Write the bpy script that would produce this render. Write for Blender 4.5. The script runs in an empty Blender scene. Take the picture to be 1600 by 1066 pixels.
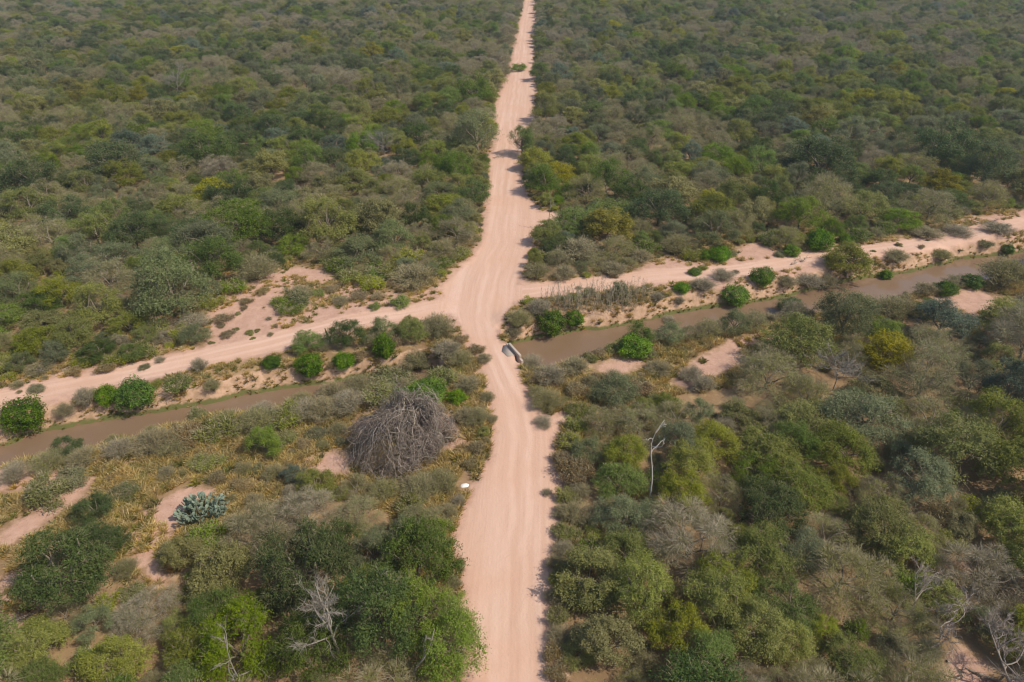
import bpy, math, random
import numpy as np
from mathutils import Vector

# ------------------------------------------------------------------ camera, sky, sun, exposure
SC = bpy.context.scene
H = 50.0
PITCH = math.radians(32.6)
F = 1067.0
SP, CP = math.sin(PITCH), math.cos(PITCH)
cam = bpy.data.cameras.new('camera')
cam.lens = 24.0; cam.sensor_width = 36.0; cam.clip_start = 0.5; cam.clip_end = 8000
co = bpy.data.objects.new('camera', cam); SC.collection.objects.link(co)
co.location = (0, 0, H); co.rotation_euler = (math.pi/2 - PITCH, 0, 0)
SC.camera = co

HAZE = .00023
SUN_EL = math.radians(50)
SUN_DIR = Vector((0.94*math.cos(SUN_EL), -0.34*math.cos(SUN_EL), math.sin(SUN_EL)))   # towards the sun
world = bpy.data.worlds.new('World'); SC.world = world; world.use_nodes = True
wn = world.node_tree; bg = wn.nodes['Background']
sky = wn.nodes.new('ShaderNodeTexSky'); sky.sky_type = 'NISHITA'; sky.sun_disc = False
sky.sun_elevation = SUN_EL; sky.sun_rotation = math.atan2(SUN_DIR.x, SUN_DIR.y)
sky.dust_density = 1.5; sky.air_density = 1.0
wn.links.new(sky.outputs[0], bg.inputs[0]); bg.inputs[1].default_value = 0.14
sl = bpy.data.lights.new('sun', 'SUN'); sl.energy = 3.75; sl.angle = math.radians(0.6); sl.color = (1.0, 0.935, 0.80)
so = bpy.data.objects.new('sun', sl); SC.collection.objects.link(so)
so.rotation_euler = SUN_DIR.to_track_quat('Z', 'Y').to_euler()
SC.view_settings.view_transform = 'Standard'; SC.view_settings.look = 'None'
SC.view_settings.exposure = 0.0; SC.view_settings.gamma = 1.0
SC.cycles.max_bounces = 5; SC.cycles.diffuse_bounces = 3; SC.cycles.glossy_bounces = 2
SC.cycles.transmission_bounces = 2; SC.cycles.volume_bounces = 0; SC.cycles.transparent_max_bounces = 4
SC.cycles.filter_width = 1.2; SC.cycles.use_denoising = True
try: SC.cycles.denoiser = 'OPENIMAGEDENOISE'
except Exception: pass

rnd = random.Random(7)
rs = np.random.RandomState(11)
C = SC.collection

# ------------------------------------------------------------------ where a point of the photograph lies in the place
def gp(px, py, z=0.0):
    x, y = (px-800)/F, (533-py)/F
    d = (x, CP + y*SP, -SP + y*CP)
    t = (z-H)/d[2]
    return (d[0]*t, d[1]*t)
def proj(x, y, z=0.0):
    dz = z-H
    depth = y*CP - dz*SP
    return 800 + F*x/depth, 533 - F*(y*SP + dz*CP)/depth, depth
def gpoly(pts, z=0.0): return np.array([gp(a, b, z) for a, b in pts])

def sdf(P, poly):
    """signed distance to a closed polygon, negative inside"""
    P = np.asarray(P, float); out = np.empty(len(P))
    A = poly; B = np.roll(poly, -1, 0); E = B-A; L2 = (E**2).sum(1)+1e-9
    for s in range(0, len(P), 20000):
        p = P[s:s+20000, None, :]
        W = p-A[None]
        t = np.clip((W*E).sum(2)/L2, 0, 1)
        D = W-E*t[..., None]
        d = np.sqrt((D**2).sum(2).min(1))
        c = (A[:, 1] > p[..., 1]) != (B[:, 1] > p[..., 1])
        with np.errstate(divide='ignore', invalid='ignore'):
            xi = A[:, 0] + (p[..., 1]-A[:, 1])*E[:, 0]/np.where(E[:, 1] == 0, 1e-9, E[:, 1])
        ins = ((c & (p[..., 0] < xi)).sum(1) % 2) == 1
        out[s:s+20000] = np.where(ins, -d, d)
    return out
def pldist(P, line):
    """distance to a polyline, its side (+ = left of travel) and the length along it"""
    P = np.asarray(P, float); A = line[:-1]; B = line[1:]; E = B-A; L = np.sqrt((E**2).sum(1)); cum = np.concatenate([[0], np.cumsum(L)[:-1]])
    d_o = np.empty(len(P)); s_o = np.empty(len(P)); a_o = np.empty(len(P))
    for s in range(0, len(P), 20000):
        p = P[s:s+20000, None, :]; W = p-A[None]
        t = np.clip((W*E).sum(2)/(L**2), 0, 1)
        D = W-E*t[..., None]; d = np.sqrt((D**2).sum(2)); k = d.argmin(1); r = np.arange(len(k))
        d_o[s:s+20000] = d[r, k]
        s_o[s:s+20000] = np.sign(E[k, 0]*W[r, k, 1]-E[k, 1]*W[r, k, 0])
        a_o[s:s+20000] = cum[k]+t[r, k]*L[k]
    return d_o, s_o, a_o
def _hash(i, j, seed):
    h = (i*374761393 + j*668265263 + seed*974634777) & 0x7fffffff
    h = ((h ^ (h >> 13))*1274126177) & 0x7fffffff
    return ((h ^ (h >> 16)) & 0xffff)/65535.0
def vnoise(x, y, sc, seed=0):
    x = np.asarray(x, float)/sc; y = np.asarray(y, float)/sc
    i = np.floor(x).astype(np.int64); j = np.floor(y).astype(np.int64); u = x-i; v = y-j
    u = u*u*(3-2*u); v = v*v*(3-2*v)
    a = _hash(i, j, seed); b = _hash(i+1, j, seed); c = _hash(i, j+1, seed); d = _hash(i+1, j+1, seed)
    return (a*(1-u)+b*u)*(1-v)+(c*(1-u)+d*u)*v
def fbm(x, y, sc, seed=0, o=4):
    s = 0; a = .5; t = 0
    for k in range(o):
        s = s+a*vnoise(x, y, sc/2**k, seed+k*17); t += a; a *= .55
    return s/t
def sstep(a, b, x):
    t = np.clip((x-a)/(b-a), 0, 1); return t*t*(3-2*t)

# ------------------------------------------------------------------ plan of the place
MAIN = gpoly([(834,-70),(826,-40),(820,0),(810,50),(802,88),(797,118),(786,140),(778,160),(775,180),(777,200),(775,230),(765,246),(768,270),(765,300),(762,340),(756,375),
  (742,402),(722,418),(700,440),(690,452),(700,480),(716,502),(734,530),(750,560),(763,600),(772,640),(774,680),(770,710),(752,745),(738,780),(722,815),(712,850),(726,885),(730,930),
  (738,980),(745,1030),(748,1080),(750,1200),(750,1500),(880,1500),(868,1200),(862,1080),(856,1030),(852,980),(856,930),(860,890),(862,850),(866,820),(876,800),(874,780),(862,750),(866,715),
  (860,690),(870,668),(893,648),(892,640),(868,652),(850,648),(838,632),(822,612),(812,590),(806,572),(812,556),(797,539),(783,538),(776,524),(784,500),(800,478),(806,450),(812,430),
  (822,410),(828,390),(836,365),(846,350),(880,345),(876,334),(842,332),(834,320),(822,312),(816,290),(813,262),(812,240),(818,215),(830,196),(836,176),(832,158),(836,140),(830,125),(832,100),(833,70),(834,40),(836,0),(840,-40),(846,-70)])
LEFT = gpoly([(-400,760),(-60,618),(0,602),(60,590),(120,578),(200,566),(262,553),(322,540),(334,528),(326,500),(330,480),(352,466),(392,452),(410,432),(440,424),(470,418),(500,424),(520,438),(560,446),
  (600,458),(645,465),(690,446),(722,470),(716,500),(690,498),(650,505),(600,514),(520,533),(450,549),(380,565),(330,575),(250,594),(180,610),(120,622),(60,640),(0,655),(-60,672),(-400,800)])
RIGHT = gpoly([(800,440),(830,442),(875,447),(930,440),(985,428),(1030,408),(1050,400),(1075,412),(1110,408),(1135,402),(1165,384),(1190,380),(1210,392),(1240,396),(1270,388),(1300,380),(1340,384),(1385,378),
  (1430,372),(1470,364),(1500,346),(1545,338),(1600,330),(1800,290),(2200,215),(2200,260),(1800,330),(1660,362),(1600,376),(1555,382),(1500,392),(1440,402),(1400,408),(1360,416),(1300,430),(1225,446),(1150,455),
  (1080,455),(1010,455),(960,452),(880,462),(830,468),(800,474)])
TRACKL = gpoly([(-400,790),(-60,640),(0,624),(70,610),(135,597),(200,584),(270,570),(340,554),(405,540),(470,524),(540,506),(600,495),(650,488),(700,478),(740,470)])
TRACKR = gpoly([(770,462),(830,456),(900,447),(960,441),(1020,432),(1080,428),(1150,424),(1210,414),(1260,404),(1310,398),(1400,388),(1460,378),(1520,367),(1570,356),(1620,346),(1800,312),(2200,240)])
WZ = -2.3
CAN = gpoly([(-500,905),(-200,790),(0,722),(60,702),(130,689),(190,679),(250,667),(300,655),(360,643),(440,631),(540,617),(640,600),(720,583),(790,567),(830,559),(880,549),(940,537),(1010,524),(1085,512),(1160,498),
  (1210,491),(1270,480),(1335,465),(1385,453),(1450,441),(1520,427),(1600,412),(1800,378),(2200,310)], WZ)
PLUGC = np.array(gp(760, 553, 0))
OPEN_SW = gpoly([(-100,760),(0,735),(170,700),(330,655),(520,622),(640,590),(740,565),(765,600),(775,650),(765,700),(720,780),(712,815),(640,800),(560,770),(500,765),(420,795),(350,835),(270,880),(215,900),(200,850),(150,800),(60,842),(50,880),(40,990),(0,1000),(-100,1040)])
OPEN_SE = gpoly([(805,562),(880,562),(1000,545),(1100,530),(1200,512),(1300,490),(1400,470),(1500,456),(1600,436),(1700,420),(1700,500),(1600,480),(1540,472),(1480,500),(1420,490),(1340,510),(1260,540),(1200,560),(1130,600),(1040,612),(960,620),(905,650),(890,700),(872,725),(862,690),(850,645),(825,612)])
SANDS = [gpoly(p) for p in ([(195,845),(225,800),(270,770),(310,755),(330,768),(285,800),(262,850),(235,885),(205,880)], [(0,832),(50,800),(110,765),(140,770),(70,820),(20,850),(0,855)],
   [(0,905),(50,890),(55,930),(40,985),(0,1010)], [(-60,740),(60,735),(120,745),(60,765),(-60,775)], [(470,722),(520,705),(552,712),(540,740),(490,745)], [(650,640),(700,650),(725,690),(700,700),(655,660)], [(1470,1045),(1500,1010),(1545,1030),(1560,1100),(1460,1100)],
   [(1050,600),(1090,560),(1150,530),(1230,520),(1210,545),(1130,580),(1080,605)], [(925,575),(990,556),(1005,570),(960,590)], [(1440,470),(1520,452),(1590,470),(1540,500),(1480,505)], [(1480,885),(1510,880),(1520,920),(1490,930)],[(75,768),(150,750),(130,775),(80,790)],[(560,655),(610,640),(600,665),(560,680)],[(230,870),(262,905),(250,935),(222,915)])]
BARE = [MAIN, LEFT, RIGHT]

def canal(P):
    d, s, a = pldist(P, CAN)
    x = P[:, 0]
    hw = 3.0 - 0.7*(P[:, 0] < -6)*1.5 + 0.35*np.sin(a*0.23)+0.5*(fbm(P[:, 0], P[:, 1], 7, 5)-.5)
    return d, s, a, hw
def height(P):
    P = np.asarray(P, float)
    d, s, a, hw = canal(P)
    n1 = fbm(P[:, 0], P[:, 1], 2.6, 31, 4)-.5
    bw = np.where(s > 0, 3.3, 3.0) + 2.4*n1 + 1.0*(vnoise(P[:, 0], P[:, 1], 9, 8)-.5)
    prof = sstep(0, 1, (d-hw)/np.maximum(bw, 1.3))
    prof = prof**0.85
    z = -3.2 + 3.2*prof
    low = (fbm(P[:, 0], P[:, 1], 1.4, 77, 3)-.5)*0.7*np.clip(prof*(1-prof)*4, 0, 1)
    q = P-PLUGC
    # the crossing: the track runs level over the canal
    ca = CAN[18]-CAN[15]; ca = ca/np.linalg.norm(ca)
    al = q[:, 0]*ca[0]+q[:, 1]*ca[1]
    plug = 1-np.maximum(sstep(3.6, 4.0, al), sstep(5.0, 7.5, -al))
    z = z*(1-plug)+low*(1-plug)
    berm = 0.35*np.exp(-((d-hw-bw-1.2)/1.3)**2)*(fbm(P[:, 0], P[:, 1], 5, 3)+.1)*(1-plug)
    und = (fbm(P[:, 0], P[:, 1], 23, 2, 3)-.5)*0.5 + (fbm(P[:, 0], P[:, 1], 2.2, 9, 3)-.5)*0.16
    rd = np.clip(sdf(P, MAIN)/1.5+.6, 0.12, 1)
    return z + berm + und*rd
def hz(x, y): return float(height(np.array([[x, y]]))[0])

# ------------------------------------------------------------------ mesh helpers
def mkmesh(name, V, T, mats=(), mi=None, tone=None, smooth=False, extra=None):
    V = np.ascontiguousarray(V, np.float32).reshape(-1, 3); T = np.ascontiguousarray(T, np.int32)
    k = T.shape[1]; me = bpy.data.meshes.new(name)
    me.vertices.add(len(V)); me.vertices.foreach_set('co', V.ravel())
    me.loops.add(T.size); me.loops.foreach_set('vertex_index', T.ravel())
    me.polygons.add(len(T)); me.polygons.foreach_set('loop_start', np.arange(0, T.size, k, dtype=np.int32))
    try: me.polygons.foreach_set('loop_total', np.full(len(T), k, np.int32))
    except Exception: pass
    for m in mats: me.materials.append(m)
    if mi is not None: me.polygons.foreach_set('material_index', np.ascontiguousarray(mi, np.int32))
    if smooth: me.polygons.foreach_set('use_smooth', np.ones(len(T), bool))
    if tone is not None:
        at = me.attributes.new('tone', 'FLOAT', 'POINT'); at.data.foreach_set('value', np.ascontiguousarray(tone, np.float32))
    for n, v in (extra or {}).items():
        at = me.attributes.new(n, 'FLOAT', 'POINT'); at.data.foreach_set('value', np.ascontiguousarray(v, np.float32))
    me.update(calc_edges=True)
    return me
class Buf:
    """collects triangles with a material index and a tone"""
    def __init__(s): s.V = []; s.T = []; s.M = []; s.K = []; s.n = 0
    def add(s, V, T, m=0, tone=0.5):
        V = np.asarray(V, float).reshape(-1, 3); T = np.asarray(T, int)
        s.V.append(V); s.T.append(T+s.n); s.M.append(np.full(len(T), m)); s.K.append(np.broadcast_to(np.asarray(tone, float), (len(V),)).copy()); s.n += len(V)
    def mesh(s, name, mats, smooth=False):
        return mkmesh(name, np.concatenate(s.V), np.concatenate(s.T), mats, np.concatenate(s.M), np.concatenate(s.K), smooth)
def unit(v): return v/(np.linalg.norm(v, axis=-1, keepdims=True)+1e-9)
def leaves(buf, R, cen, nor, size, el=1.8, m=0, tone=None):
    n = len(cen); a = unit(np.cross(nor, R.normal(size=(n, 3)))); b = np.cross(nor, a)
    L = size*R.uniform(.6, 1.4, (n, 1)); W = L/el
    V = np.stack([cen-a*L*.5-b*W*.45, cen-a*L*.5+b*W*.55, cen+a*L*.6+b*W*R.uniform(-.5, .5, (n, 1))], 1)
    T = np.arange(n*3).reshape(-1, 3)
    t = R.uniform(0, 1, n) if tone is None else tone
    buf.add(V.reshape(-1, 3), T, m, np.repeat(t, 3))
def twigs(buf, R, cen, dirs, length, width, m=1, tone=None, bend=.25):
    """thin bent slivers, two triangles each"""
    n = len(cen); d = unit(dirs); a = unit(np.cross(d, R.normal(size=(n, 3))))
    L = length*R.uniform(.5, 1.4, (n, 1)); W = width*R.uniform(.6, 1.3, (n, 1))
    mid = cen+d*L*.5+R.normal(size=(n, 3))*L*bend*.3; tip = cen+d*L+R.normal(size=(n, 3))*L*bend*.5
    V = np.stack([cen-a*W*.5, cen+a*W*.5, mid-a*W*.4, mid+a*W*.4, tip], 1).reshape(-1, 3)
    i = np.arange(n)[:, None]*5
    T = np.concatenate([i+[0, 1, 3], i+[0, 3, 2], i+[2, 3, 4]], 0)
    t = R.uniform(0, 1, n) if tone is None else tone
    buf.add(V, T, m, np.repeat(t, 5))
def tube(buf, pts, rad, k=5, m=0, tone=.5):
    pts = np.asarray(pts, float); n = len(pts); rad = np.broadcast_to(np.asarray(rad, float), (n,))
    t = np.gradient(pts, axis=0); t = unit(t)
    up = np.array([0.3, 0.2, 1.0]); a = unit(np.cross(t, up)+1e-4); b = np.cross(t, a)
    ang = np.arange(k)*2*math.pi/k
    V = pts[:, None]+rad[:, None, None]*(np.cos(ang)[None, :, None]*a[:, None]+np.sin(ang)[None, :, None]*b[:, None])
    T = []
    for i in range(n-1):
        for j in range(k):
            p, q = i*k+j, i*k+(j+1) % k
            T += [(p, q, q+k), (p, q+k, p+k)]
    T += [((n-1)*k, (n-1)*k+j, (n-1)*k+j+1) for j in range(1, k-1)]
    buf.add(V.reshape(-1, 3), T, m, tone)
def curve(a, b, R, n=5, wob=.12, sag=0.0):
    a = np.asarray(a, float); b = np.asarray(b, float); L = np.linalg.norm(b-a)
    t = np.linspace(0, 1, n)[:, None]; P = a+(b-a)*t
    w = (R.normal(size=3)*np.sin(t*math.pi)+R.normal(size=3)*.55*np.sin(t*2*math.pi)+R.normal(size=3)*.3*np.sin(t*3*math.pi))*L*wob*.9; P = P+w; P[:, 2:] += sag*L*np.sin(t*math.pi)
    return P

# ------------------------------------------------------------------ materials
def nt(m): return m.node_tree.nodes, m.node_tree.links
def leafmat(name, c1, c2, jit=.13, hue=.012, transl=.38, gain=1.28):
    """foliage: colour runs from c1 to c2 leaf by leaf, and shifts a little plant by plant"""
    m = bpy.data.materials.new(name); m.use_nodes = True; N, L = nt(m); N.clear()
    out = N.new('ShaderNodeOutputMaterial'); at = N.new('ShaderNodeAttribute'); at.attribute_name = 'tone'
    mx = N.new('ShaderNodeMix'); mx.data_type = 'RGBA'; mx.inputs[6].default_value = (*c1, 1); mx.inputs[7].default_value = (*c2, 1)
    L.new(at.outputs['Fac'], mx.inputs[0])
    oi = N.new('ShaderNodeObjectInfo'); hs = N.new('ShaderNodeHueSaturation')
    a = N.new('ShaderNodeMapRange'); a.inputs[3].default_value = .5-hue; a.inputs[4].default_value = .5+hue
    m2 = N.new('ShaderNodeMath'); m2.operation = 'MULTIPLY'; m2.inputs[1].default_value = 7.31
    fr = N.new('ShaderNodeMath'); fr.operation = 'FRACT'
    b = N.new('ShaderNodeMapRange'); b.inputs[3].default_value = (1-jit*2)*gain; b.inputs[4].default_value = (1+jit*2)*gain
    m3 = N.new('ShaderNodeMath'); m3.operation = 'MULTIPLY'; m3.inputs[1].default_value = 13.7
    f3 = N.new('ShaderNodeMath'); f3.operation = 'FRACT'
    c = N.new('ShaderNodeMapRange'); c.inputs[3].default_value = .95; c.inputs[4].default_value = 1.28
    L.new(oi.outputs['Random'], a.inputs[0]); L.new(oi.outputs['Random'], m2.inputs[0]); L.new(m2.outputs[0], fr.inputs[0]); L.new(fr.outputs[0], b.inputs[0])
    L.new(oi.outputs['Random'], m3.inputs[0]); L.new(m3.outputs[0], f3.inputs[0]); L.new(f3.outputs[0], c.inputs[0])
    L.new(a.outputs[0], hs.inputs['Hue']); L.new(b.outputs[0], hs.inputs['Value']); L.new(c.outputs[0], hs.inputs['Saturation']); L.new(mx.outputs[2], hs.inputs['Color'])
    p = N.new('ShaderNodeBsdfPrincipled'); p.inputs['Roughness'].default_value = .6; p.inputs['Specular IOR Level'].default_value = .25
    tr = N.new('ShaderNodeBsdfTranslucent'); ms = N.new('ShaderNodeMixShader'); ms.inputs[0].default_value = transl
    L.new(hs.outputs[0], p.inputs['Base Color']); L.new(hs.outputs[0], tr.inputs[0]); L.new(p.outputs[0], ms.inputs[1]); L.new(tr.outputs[0], ms.inputs[2]); L.new(ms.outputs[0], out.inputs[0])
    return m
def barkmat(name, c1, c2, sc=6.0, rough=.85):
    m = bpy.data.materials.new(name); m.use_nodes = True; N, L = nt(m); p = N['Principled BSDF']
    tc = N.new('ShaderNodeTexCoord'); mp = N.new('ShaderNodeMapping'); mp.inputs['Scale'].default_value = (1, 1, .35)
    nz = N.new('ShaderNodeTexNoise'); nz.inputs['Scale'].default_value = sc; nz.inputs['Detail'].default_value = 5
    at = N.new('ShaderNodeAttribute'); at.attribute_name = 'tone'
    ad = N.new('ShaderNodeMath'); ad.operation = 'MULTIPLY_ADD'; ad.inputs[1].default_value = .6; ad.use_clamp = True
    su = N.new('ShaderNodeMath'); su.operation = 'SUBTRACT'; su.inputs[1].default_value = .3
    mx = N.new('ShaderNodeMix'); mx.data_type = 'RGBA'; mx.inputs[6].default_value = (*c1, 1); mx.inputs[7].default_value = (*c2, 1)
    L.new(tc.outputs['Object'], mp.inputs[0]); L.new(mp.outputs[0], nz.inputs[0]); L.new(nz.outputs[0], su.inputs[0]); L.new(at.outputs['Fac'], ad.inputs[0]); L.new(su.outputs[0], ad.inputs[2])
    ad2 = N.new('ShaderNodeMath'); ad2.operation = 'MULTIPLY_ADD'; ad2.inputs[1].default_value = 1.0
    L.new(ad.outputs[0], mx.inputs[0]); L.new(mx.outputs[2], p.inputs['Base Color']); p.inputs['Roughness'].default_value = rough; p.inputs['Specular IOR Level'].default_value = .2
    return m

def groundmat():
    m = bpy.data.materials.new('soil'); m.use_nodes = True; N, L = nt(m); p = N['Principled BSDF']
    p.inputs['Roughness'].default_value = .95; p.inputs['Specular IOR Level'].default_value = .12
    geo = N.new('ShaderNodeNewGeometry')
    def noise(sc, det=6, vec=None, rough=.6):
        n = N.new('ShaderNodeTexNoise'); n.inputs['Scale'].default_value = sc; n.inputs['Detail'].default_value = det; n.inputs['Roughness'].default_value = rough
        L.new(vec or geo.outputs['Position'], n.inputs['Vector']); return n.outputs['Fac']
    def attr(n):
        a = N.new('ShaderNodeAttribute'); a.attribute_name = n; return a.outputs['Fac']
    def math_(op, a, b=None, c=None, clamp=False):
        n = N.new('ShaderNodeMath'); n.operation = op; n.use_clamp = clamp
        for i, v in enumerate((a, b, c)):
            if v is None: continue
            if isinstance(v, (int, float)): n.inputs[i].default_value = v
            else: L.new(v, n.inputs[i])
        return n.outputs[0]
    def rng(v, a, b, c=0., d=1.):
        n = N.new('ShaderNodeMapRange'); n.interpolation_type = 'SMOOTHSTEP'; L.new(v, n.inputs[0])
        for i, q in enumerate((a, b, c, d)): n.inputs[i+1].default_value = q
        return n.outputs[0]
    def mix(f, a, b):
        n = N.new('ShaderNodeMix'); n.data_type = 'RGBA'
        if isinstance(f, (int, float)): n.inputs[0].default_value = f
        else: L.new(f, n.inputs[0])
        for i, v in ((6, a), (7, b)):
            if isinstance(v, tuple): n.inputs[i].default_value = (*v, 1)
            else: L.new(v, n.inputs[i])
        return n.outputs[2]
    nb = noise(.12, 5); nm = noise(.8, 6); nf = noise(5, 5); nff = noise(22, 3)
    litter = mix(rng(nb, .35, .65), (.25, .155, .080), (.34, .22, .12))
    litter = mix(rng(nm, .5, .68), litter, (.40, .275, .14))
    litter = mix(rng(nf, .56, .72), litter, (.20, .155, .062))
    sand = mix(rng(nm, .3, .7), (.48, .285, .205), (.57, .355, .262))
    sand = mix(rng(nf, .5, .75), sand, (.43, .25, .165))
    sand = mix(rng(noise(1.7, 7), .60, .70), sand, (.36, .215, .125))
    w = math_('ADD', math_('MULTIPLY', math_('SUBTRACT', nm, .5), 2.4), math_('MULTIPLY', math_('SUBTRACT', nf, .5), 1.2))
    fs = rng(math_('ADD', attr('sand'), w), -.5, .6)
    col = mix(fs, litter, sand)
    bankc = mix(rng(noise(1.2, 7), .35, .65), (.56, .36, .24), (.40, .25, .15))
    bankc = mix(rng(math_('ADD', attr('damp'), math_('MULTIPLY', math_('SUBTRACT', nm, .5), .9)), .45, .75), bankc, (.14, .135, .045))
    bankc = mix(rng(attr('damp'), .93, 1.0), bankc, (.22, .12, .07))
    col = mix(rng(math_('ADD', attr('bank'), math_('MULTIPLY', w, .3)), .1, .5), col, bankc)
    # driven surface: paler, streaked along the way by wheels
    cmb = N.new('ShaderNodeCombineXYZ'); L.new(attr('across'), cmb.inputs[0]); L.new(math_('MULTIPLY', attr('along'), .035), cmb.inputs[1])
    st = noise(1.7, 6, cmb.outputs[0], .65); st2 = noise(.55, 3, cmb.outputs[0], .5)
    road = mix(rng(st, .32, .68), (.59, .365, .262), (.65, .425, .315))
    road = mix(rng(st2, .45, .75), road, (.71, .48, .37))
    wob = math_('MULTIPLY', math_('SUBTRACT', noise(.09, 2), .5), 2.6)
    ac = math_('ABSOLUTE', math_('ADD', attr('across'), wob)); rut = rng(math_('ABSOLUTE', math_('SUBTRACT', ac, .85)), .1, .55, .34, 0)
    road = mix(rut, road, (.76, .52, .40)); mid = rng(ac, .1, .5, .22, 0); road = mix(mid, road, (.58, .35, .245))
    road = mix(rng(nb, .35, .7, 0, .55), road, (.62, .365, .25))
    col = mix(rng(math_('ADD', attr('road'), math_('MULTIPLY', w, .6)), -.45, .5), col, road)
    # fine speckle of stones and litter off the road
    col = mix(math_('MULTIPLY', rng(nff, .62, .72), math_('SUBTRACT', 1., rng(attr('road'), -.2, .4, 0, .85))), col, (.24, .15, .09))
    L.new(col, p.inputs['Base Color'])
    bp = N.new('ShaderNodeBump'); bp.inputs['Strength'].default_value = .55; bp.inputs['Distance'].default_value = .12
    hsum = math_('ADD', math_('ADD', nm, math_('MULTIPLY', nf, .45)), math_('MULTIPLY', st, .35))
    L.new(hsum, bp.inputs['Height']); L.new(bp.outputs[0], p.inputs['Normal'])
    return m
def watermat():
    m = bpy.data.materials.new('muddy_water'); m.use_nodes = True; N, L = nt(m); p = N['Principled BSDF']
    tc = N.new('ShaderNodeNewGeometry'); nz = N.new('ShaderNodeTexNoise'); nz.inputs['Scale'].default_value = .16; nz.inputs['Detail'].default_value = 4
    mx = N.new('ShaderNodeMix'); mx.data_type = 'RGBA'; mx.inputs[6].default_value = (.20, .118, .062, 1); mx.inputs[7].default_value = (.25, .168, .112, 1)  # greyer second tone: broad patches of sky reflection painted into the brown
    L.new(tc.outputs['Position'], nz.inputs['Vector']); L.new(nz.outputs['Fac'], mx.inputs[0]); L.new(mx.outputs[2], p.inputs['Base Color'])
    p.inputs['Roughness'].default_value = .07; p.inputs['IOR'].default_value = 1.33; p.inputs['Specular IOR Level'].default_value = .5
    n2 = N.new('ShaderNodeTexNoise'); n2.inputs['Scale'].default_value = 2.2; n2.inputs['Detail'].default_value = 3; L.new(tc.outputs['Position'], n2.inputs['Vector'])
    bp = N.new('ShaderNodeBump'); bp.inputs['Strength'].default_value = .12; bp.inputs['Distance'].default_value = .05; L.new(n2.outputs['Fac'], bp.inputs['Height']); L.new(bp.outputs[0], p.inputs['Normal'])
    return m
MAT_SOIL = groundmat(); MAT_WATER = watermat()
MAT_BARK = barkmat('bark', (.14, .105, .07), (.30, .24, .18)); MAT_PALE = barkmat('pale_bark', (.18, .15, .115), (.36, .315, .26))
MAT_BLEACH = barkmat('bleached_wood', (.36, .32, .27), (.60, .55, .48))
MAT_TWIG = barkmat('dry_twig', (.22, .18, .095), (.41, .345, .21)); MAT_GREYTWIG = barkmat('grey_twig', (.23, .19, .12), (.43, .365, .255))
MAT_CONC = barkmat('concrete', (.38, .30, .24), (.55, .45, .37), 2.5); MAT_WHITE = barkmat('white_mineral', (.7, .68, .64), (.85, .83, .8), 3)

def setp(o, label=None, cat=None, group=None, kind=None):
    for k, v in (('label', label), ('category', cat), ('group', group), ('kind', kind)):
        if v: o[k] = v
    return o
def link(o, parent=None):
    C.objects.link(o)
    if parent is not None: o.parent = parent
    return o
def newobj(name, me, parent=None): return link(bpy.data.objects.new(name, me), parent)

# ------------------------------------------------------------------ the ground, split into ground, road, tracks and banks
def axis(lo, hi, step, far_lo, far_hi):
    fine = np.arange(lo, hi+.01, step)
    a = [hi]; s = step
    while a[-1] < far_hi: s *= 1.16; a.append(a[-1]+s)
    b = [lo]; s = step
    while b[-1] > far_lo: s *= 1.16; b.append(b[-1]-s)
    return np.array(b[1:][::-1]+list(fine)+a[1:])
gx = axis(-110, 150, .62, -3500, 3500); gy = axis(34, 190, .55, -400, 5000)
X, Y = np.meshgrid(gx, gy); P = np.stack([X.ravel(), Y.ravel()], 1)
near = (P[:, 0] > -700) & (P[:, 0] < 700) & (P[:, 1] > -100) & (P[:, 1] < 1000)
Z = np.zeros(len(P)); Z[near] = height(P[near])
s_main = sdf(P, MAIN); dl, _, al_l = pldist(P, TRACKL); dr, _, al_r = pldist(P, TRACKR); s_l = sdf(P, LEFT); s_r = sdf(P, RIGHT)
trk = np.minimum(dl, dr)-2.4
a_road = np.maximum(-s_main/1.0, -trk/1.3); a_road = np.clip(a_road, -2, 2)
s_sand = np.min([sdf(P, q) for q in SANDS], 0)
a_sand = np.clip(-np.min([s_main-1.2, s_l-.3, s_r-.3, s_sand], 0)/1.2, -2, 2)
cd, cs, ca_, chw = canal(P)
inb = (cd < chw+4.2)
a_bank = np.where(near, np.clip(1-(cd-chw-2.8)/1.5, 0, 1), 0)*np.clip(-Z/.35, 0, 1)
a_damp = np.clip(1-(Z-WZ-.15)/.9, 0, 1)*(Z < -.5)
near_trk = (trk < 4) & (s_main > 1)
cxm = []
across = P[:, 0].copy(); along = P[:, 1].copy()
cl = gpoly([(835,-40),(826,0),(818,50),(812,100),(800,200),(790,300),(782,380),(760,440),(752,490),(772,550),(795,600),(815,680),(812,780),(806,900),(803,1066),(803,1500)])[::-1]
across = P[:, 0]-np.interp(P[:, 1], cl[:, 1], cl[:, 0])
across = np.where(near_trk, np.where(dl < dr, dl, dr), across); along = np.where(near_trk, np.where(dl < dr, al_l, al_r), along)
nx, ny = len(gx), len(gy)
I, J = np.meshgrid(np.arange(nx-1), np.arange(ny-1)); q = (J*nx+I).ravel()
Qd = np.stack([q, q+1, q+nx+1, q+nx], 1)
cls = np.zeros(len(P), int)
cls[inb & (Z < -.25)] = 3
cls[(trk < .2) & (Z > -.4)] = 2
cls[s_main < .3] = 1
fc = cls[Qd].max(1)
attrs = dict(road=a_road, sand=a_sand, bank=a_bank, damp=a_damp, across=across, along=along)
V3 = np.column_stack([P, Z])
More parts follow.
